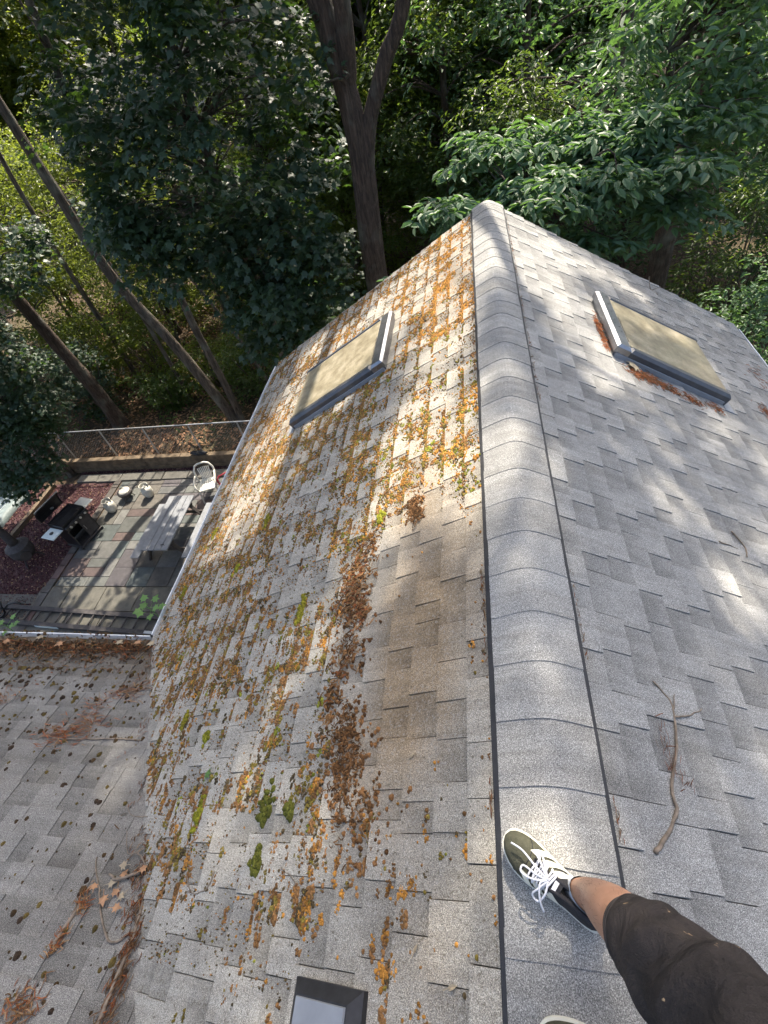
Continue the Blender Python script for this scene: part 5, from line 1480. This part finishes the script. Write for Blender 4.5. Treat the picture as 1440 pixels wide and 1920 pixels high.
for i, (x, y) in enumerate(spots):
    k = r2.choice((0, 1, 3, 1, 2)) if i >= 13 else (5, 6, 6, 4, 6, 4, 4, 4, 5, 5, 6, 5, 4)[i]
    o = protos[k] if k not in used else copy_tree(protos[k])
    used.add(k)
    o.location = (x, y, gz(y) - .1); o.rotation_euler = (0, 0, r2.uniform(0, 6.28)); s_ = r2.uniform(.85, 1.15); o.scale = (s_, s_, s_)
    o['group'] = 'woodland trees behind the house'
    if i < 13:
        o['label'] = ['thin dark trunk in sunlit foliage right of the oak', 'sunlit tree above the roof peak', 'tree behind the broad-leaved tree at right', 'tree filling the gap behind the dark maple', 'shaded tree in the upper right corner',
                      'sunlit tree behind the leaning grey trunk', 'yellow-green backlit tree at upper left', 'backlit tree in the upper left corner', 'woodland tree between the slanting stems and the maple', 'pale tree deep behind the roof peak',
                      'far tree in the upper right background', 'far tree right of the slim trunk', 'backlit tree on the left photo edge'][i]
    else:
        o['label'] = 'distant leafy tree in the woodland background'

# ------------------------------------------------------------------ the person: legs and hips standing on the ridge
def person():
    root = thing('person', 'person in dark paint-stained shorts and olive sneakers standing on the ridge', 'person', (.25, 0, ZR))
    AX = np.array([-.79, .613, 0]); AX /= np.linalg.norm(AX)
    def leg_rings(path, n=16, wob=0.0):
        rings = []
        P = [np.array(p[:3]) for p in path]
        for i, q in enumerate(path):
            d = Vector(P[min(i + 1, len(P) - 1)] - P[max(i - 1, 0)]).normalized()
            f = Vector(AX); s = d.cross(f).normalized(); u = s.cross(d).normalized()      # u roughly the foot's forward direction
            rx, ry = q[3], q[4]
            rings.append([tuple(Vector(P[i]) + s * (rx * math.cos(a)) + u * (ry * math.sin(a) * (1 + .06 * math.sin(a)))) for a in np.linspace(0, 2 * PI, n, endpoint=False)])
        return rings
    def dense(path, k=4):
        return [tuple(p) for p in smooth_path(path, k)]
    off2 = np.array([.035, -.315, .0])
    legA = [(.256, .120, -1.662, .029, .052), (.260, .119, -1.612, .0315, .046), (.262, .118, -1.560, .034, .041), (.262, .112, -1.50, .037, .039), (.264, .094, -1.42, .046, .046), (.272, .070, -1.33, .053, .055), (.284, .040, -1.24, .054, .056), (.296, .018, -1.17, .056, .060),
            (.33, -.035, -1.08, .060, .063), (.385, -.095, -.97, .069, .071), (.445, -.14, -.86, .080, .083), (.485, -.15, -.78, .088, .092)]
    legB = [(p[0] + off2[0] * (1 - .3 * i / 11), p[1] + off2[1] * (1 - .42 * i / 11), p[2], p[3], p[4]) for i, p in enumerate(legA)]
    mb = MB()
    for lg in (legA, legB):
        mb.loft(leg_rings(dense(lg)))
    # hips joining both legs
    h0, h1 = np.array(legA[-1][:3]), np.array(legB[-1][:3])
    c = (h0 + h1) / 2; ax = (h1 - h0); ax /= np.linalg.norm(ax); fw = np.cross(ax, [0, 0, 1])
    def hip(z, w, d): return [tuple(c + ax * (w * math.cos(a)) + fw * (d * math.sin(a)) + np.array([.02, -.02, z])) for a in np.linspace(0, 2 * PI, 24, endpoint=False)]
    mb.loft([hip(-.06, .165, .10), hip(.02, .175, .11), hip(.10, .165, .105), hip(.18, .150, .10)])
    body = mb.build('body', 'skin', root, smooth=True)
    # join into one continuous surface
    md = body.modifiers.new('remesh', 'REMESH'); md.mode = 'VOXEL'; md.voxel_size = .007; md.use_smooth_shade = True
    ms = body.modifiers.new('smooth', 'SMOOTH'); ms.factor = .5; ms.iterations = 4
    hair = MB()
    lr = leg_rings([q for q in dense(legA, 6) if -1.53 < q[2] < -1.22], 40)
    for i in range(len(lr) - 1):
        for k in range(40):
            if random.random() < .38:
                p = Vector(lr[i][k]); q = Vector(lr[i + 1][k]); cc = Vector(np.mean(np.array(lr[i]), 0)); n_ = (p - cc).normalized(); f = random.random()
                p = p.lerp(q, f) - n_ * .002; d = (p - q).normalized()
                side = n_.cross(d) * random.uniform(-.5, .5)
                hair.tube([p, p + n_ * .004 + (d + side) * .006, p + n_ * .006 + (d + side) * .014], [.0002, .00016, .0001], 3, False)
    hair.build('leg_hair', 'wood_dark', body)['kind'] = 'stuff'
    # shorts: fabric tubes round each thigh plus the seat
    sm = MB()
    for j, lg in enumerate((legA, legB)):
        d = dense(lg, 6)
        st = [q for q in d if q[2] > -1.255]
        rings = []
        n = 40
        base = leg_rings([(q[0], q[1], q[2], q[3], q[4]) for q in st], n)
        for i, r in enumerate(base):
            cc = np.mean(np.array(r), 0); t = i / (len(base) - 1)
            ease = .007 + .020 * min(1, t * 2.2)
            ring = []
            for k, p in enumerate(r):
                v = np.array(p) - cc; L = np.linalg.norm(v)
                a = 2 * PI * k / n
                wr = .007 * (vnoise(a * 2.2 + 3, i * .55, 7 + j) - .5) * 2 * min(1, t * 3) + .0045 * math.sin(a * 3 + i * .9 + j) * min(1, t * 3) + .004 * math.sin(a * 5 - i * 1.3) * min(1, t * 3) + .006 * math.sin(i * 1.5 + 1.5 * math.sin(a * 2)) * min(1, t * 2.5)
                ring.append(tuple(cc + v / L * (L + ease + wr)))
            rings.append(ring)
        # hem fold: turn the cloth inwards
        inner = [tuple(np.mean(np.array(rings[0]), 0) + (np.array(p) - np.mean(np.array(rings[0]), 0)) * .93) for p in rings[0]]
        inner2 = [tuple(np.array(p) + np.array([.006, -.012, .05])) for p in inner]
        sm.loft([inner2, inner] + rings, False)
        hm = MB()
        for off, rr in ((1, .0012), (2, .0010)):
            hm.tube([tuple(np.array(rings[off][k % n]) + (np.array(rings[off][k % n]) - np.mean(np.array(rings[off]), 0)) * .006) for k in range(n + 1)], rr, 5, False)
        if j == 0:
            seams = hm
    def hipo(z, w, d): return [tuple(c + ax * (w * math.cos(a)) + fw * (d * math.sin(a)) + np.array([.02, -.02, z])) for a in np.linspace(0, 2 * PI, 40, endpoint=False)]
    sm.loft([hipo(-.10, .185, .12), hipo(-.02, .195, .13), hipo(.08, .185, .125), hipo(.19, .166, .118)])
    so = sm.build('shorts', 'shorts', root, smooth=True)
    sb = so.modifiers.new('sub', 'SUBSURF'); sb.levels = 1; sb.render_levels = 2
    seams.build('hem_stitching', 'wood_dark', so)

    # sneakers
    def shoe(toe, tilt, roll, AX):
        L = .292
        ax_ = Vector((AX[0] * math.cos(tilt), AX[1] * math.cos(tilt), -math.sin(tilt)))
        up = Vector((0, 0, 1)); up = (up - ax_ * up.dot(ax_)).normalized(); sd = up.cross(ax_)
        up, sd = up * math.cos(roll) + sd * math.sin(roll), sd * math.cos(roll) - up * math.sin(roll)
        org = Vector(toe) - ax_ * L
        W = [(0, .004), (.015, .019), (.05, .028), (.12, .0335), (.25, .0345), (.40, .0355), (.52, .0405), (.64, .0462), (.74, .0475), (.83, .0440), (.90, .037), (.95, .0285), (.985, .017), (1.0, .004)]
        Hh = [(0, .052), (.05, .062), (.15, .066), (.30, .060), (.40, .070), (.46, .072), (.55, .064), (.65, .054), (.75, .047), (.85, .041), (.93, .034), (.98, .024), (1.0, .012)]
        ip = lambda tab, t: float(np.interp(t, [a for a, b in tab], [b for a, b in tab]))
        def cen(t): return .008 * math.sin(PI * min(1, max(0, (t - .3) / .7))) * 1.0        # slight inward curve of the last
        def P(t, y, z): return org + ax_ * (t * L) + sd * (y + cen(t)) + up * z
        SOLE = .024
        def surf(t, ph, o=0.0):
            w, h = ip(W, t) + o, ip(Hh, t) + o
            cy, sy = math.cos(ph), max(0, math.sin(ph))
            y = w * math.copysign(abs(cy) ** .75, cy); z = h * sy ** .72
            if t < .42:      # sides lean in towards the ankle
                y *= 1 - .10 * sy
            return P(t, y, SOLE + z)
        s = thing_part = MB()
        ts = [0, .012, .03, .06, .10, .15, .20, .25, .30, .35, .40, .45, .50, .55, .60, .65, .70, .75, .80, .85, .89, .92, .945, .965, .98, .99, 1.0]
        def grid(mbx, t0, t1, p0, p1, nt, np_, o, inner=True):
            V = []; nt1, np1 = nt + 1, np_ + 1
            for i in range(nt1):
                for j in range(np1):
                    V.append(surf(t0 + (t1 - t0) * i / nt, p0 + (p1 - p0) * j / np_, o))
            mbx.add(V, [(i * np1 + j, i * np1 + j + 1, (i + 1) * np1 + j + 1, (i + 1) * np1 + j) for i in range(nt) for j in range(np_)])
        up_m = MB(); V = []; nph = 22
        tv = [t for t in ts if t >= .40]
        for t in tv:
            for j in range(nph + 1): V.append(surf(t, PI * j / nph))
        up_m.add(V, [(i * (nph + 1) + j, i * (nph + 1) + j + 1, (i + 1) * (nph + 1) + j + 1, (i + 1) * (nph + 1) + j) for i in range(len(tv) - 1) for j in range(nph)])
        sh = up_m.build('shoe', 'suede', root, smooth=True)
        # heel quarter: walls only, open at the top
        for side in (0, 1):
            q = MB(); V = []; tv2 = [t for t in ts if t <= .46]
            for t in tv2:
                for j in range(9):
                    ph = (PI * .40) * j / 8
                    V.append(surf(t, ph if side else PI - ph, .001))
            q.add(V, [(i * 9 + j, i * 9 + j + 1, (i + 1) * 9 + j + 1, (i + 1) * 9 + j) for i in range(len(tv2) - 1) for j in range(8)])
            q.build('quarter', 'navy', sh, smooth=True)
        # padded collar around the opening
        cp = [surf(t, PI * .40, .0) for t in np.linspace(.44, .04, 12)] + [surf(t, PI * .60, .0) for t in np.linspace(.04, .44, 12)]
        top = cp[-1:] + [surf(.475, PI * .5, -.002)] + cp[:1]
        MB().tube(cp + top[1:], .0065, 8, False).build('collar', 'navy', sh, smooth=True)
        # sole: dark outsole, white foxing line, white welt
        def outline(o, n=44):
            pts = []
            tt = [1 - math.cos(q) for q in np.linspace(0, PI, n)]
            for q in tt: pts.append((q / 2, ip(W, q / 2) + o))
            pts += [(t, -w) for t, w in reversed(pts[1:-1])]
            return pts
        def slab(z0, z1, o, name, mat):
            ol = outline(o)
            r = [[P(t + (o * 2 * (t - .5) / L), y, z) for t, y in ol] for z in (z0, z1)]
            MB().loft(r).build(name, mat, sh)
        slab(0, .009, .002, 'outsole', 'navy'); slab(.0092, .021, .0035, 'midsole', 'white_leather'); slab(.0212, .0250, .0045, 'welt', 'white_leather')
        # toe cap seam
        MB().tube([surf(.80 - .10 * math.sin(PI * j / 16), PI * (.06 + .88 * j / 16), .0008) for j in range(17)], .0012, 5, False).build('toe_seam', 'navy', sh)
        # three pale side stripes on each flank
        for side in (0, 1):
            for k in range(3):
                t0 = .30 + k * .115; sm_ = MB(); V = []
                for i in range(9):
                    f = i / 8; ph = PI * (.03 + .33 * f)
                    ph = ph if side else PI - ph
                    a, b = t0 + .12 * f, t0 + .078 + .12 * f
                    V += [surf(a, ph, .0022), surf(b, ph, .0022)]
                sm_.add(V, [(2 * i, 2 * i + 1, 2 * i + 3, 2 * i + 2) for i in range(8)])
                sm_.build('side_stripe', 'white_leather', sh)
        # tongue
        MB().loft([[surf(t, PI * (.40 + .2 * j / 8), .004) for j in range(9)] + [surf(t, PI * (.60 - .2 * j / 8), .0005) for j in range(9)] for t in (.36, .42, .50, .58, .66)]).build('tongue', 'navy', sh)
        V = [surf(.395, PI * .44, .0052), surf(.395, PI * .56, .0052), surf(.43, PI * .56, .0052), surf(.43, PI * .44, .0052)]
        MB().add(V, [(0, 1, 2, 3)]).build('tongue_label', 'lace', sh)
        # laces: crossings, bow loops and hanging ends
        for k in range(5):
            t = .45 + k * .045
            MB().tube([surf(t + .010 * math.sin(j), PI * (.33 + .34 * j / 6), .0072) for j in range(7)], .0027, 6).build('lace', 'lace', sh, smooth=True)
            if k < 4:
                MB().tube([surf(t + .045 * j / 6, PI * ((.33 if k % 2 else .67) + (.34 if k % 2 else -.34) * j / 6), .0085) for j in range(7)], .0026, 6).build('lace', 'lace', sh, smooth=True)
        K = surf(.475, PI * .5, .012)
        def loop(pts): 
            MB().tube(smooth_path([tuple(K + ax_ * a + sd * b + up * c_) for a, b, c_ in pts], 5), .0026, 6).build('bow', 'lace', sh, smooth=True)
        loop([(0, 0, 0), (.03, .022, .004), (.062, .030, -.004), (.066, .014, -.006), (.03, .008, .004), (0, 0, 0)])
        loop([(0, 0, 0), (.010, .030, .0), (.018, .052, -.016), (.000, .056, -.022), (-.008, .028, -.004), (0, 0, 0)])
        loop([(0, 0, .002), (.03, -.020, .004), (.055, -.032, -.006), (.045, -.040, -.012), (.015, -.016, .002), (0, 0, 0)])
        loop([(0, 0, 0), (.012, .018, .004), (-.004, .050, -.012), (-.020, .066, -.034)])
        loop([(0, 0, 0), (.04, -.006, .004), (.085, -.012, -.010), (.12, -.006, -.020)])
        return sh
    for k, (lg, off) in enumerate(((legA, np.zeros(3)), (legB, off2))):
        toe = np.array([.078, .250, -1.722]) if k == 0 else np.array([.13, -.138, -1.722])
        sh = shoe(tuple(toe), math.radians(9), math.radians(14), AX if k == 0 else np.array([-.993, .12, 0]))
        # sock rim between shoe and ankle
        r = leg_rings([(q[0], q[1], q[2], q[3] + .0025, q[4] + .0025) for q in dense(lg[:4], 3) if q[2] < -1.592], 20)
        MB().loft(r, False).build('sock', 'sock', root, smooth=True)
person()
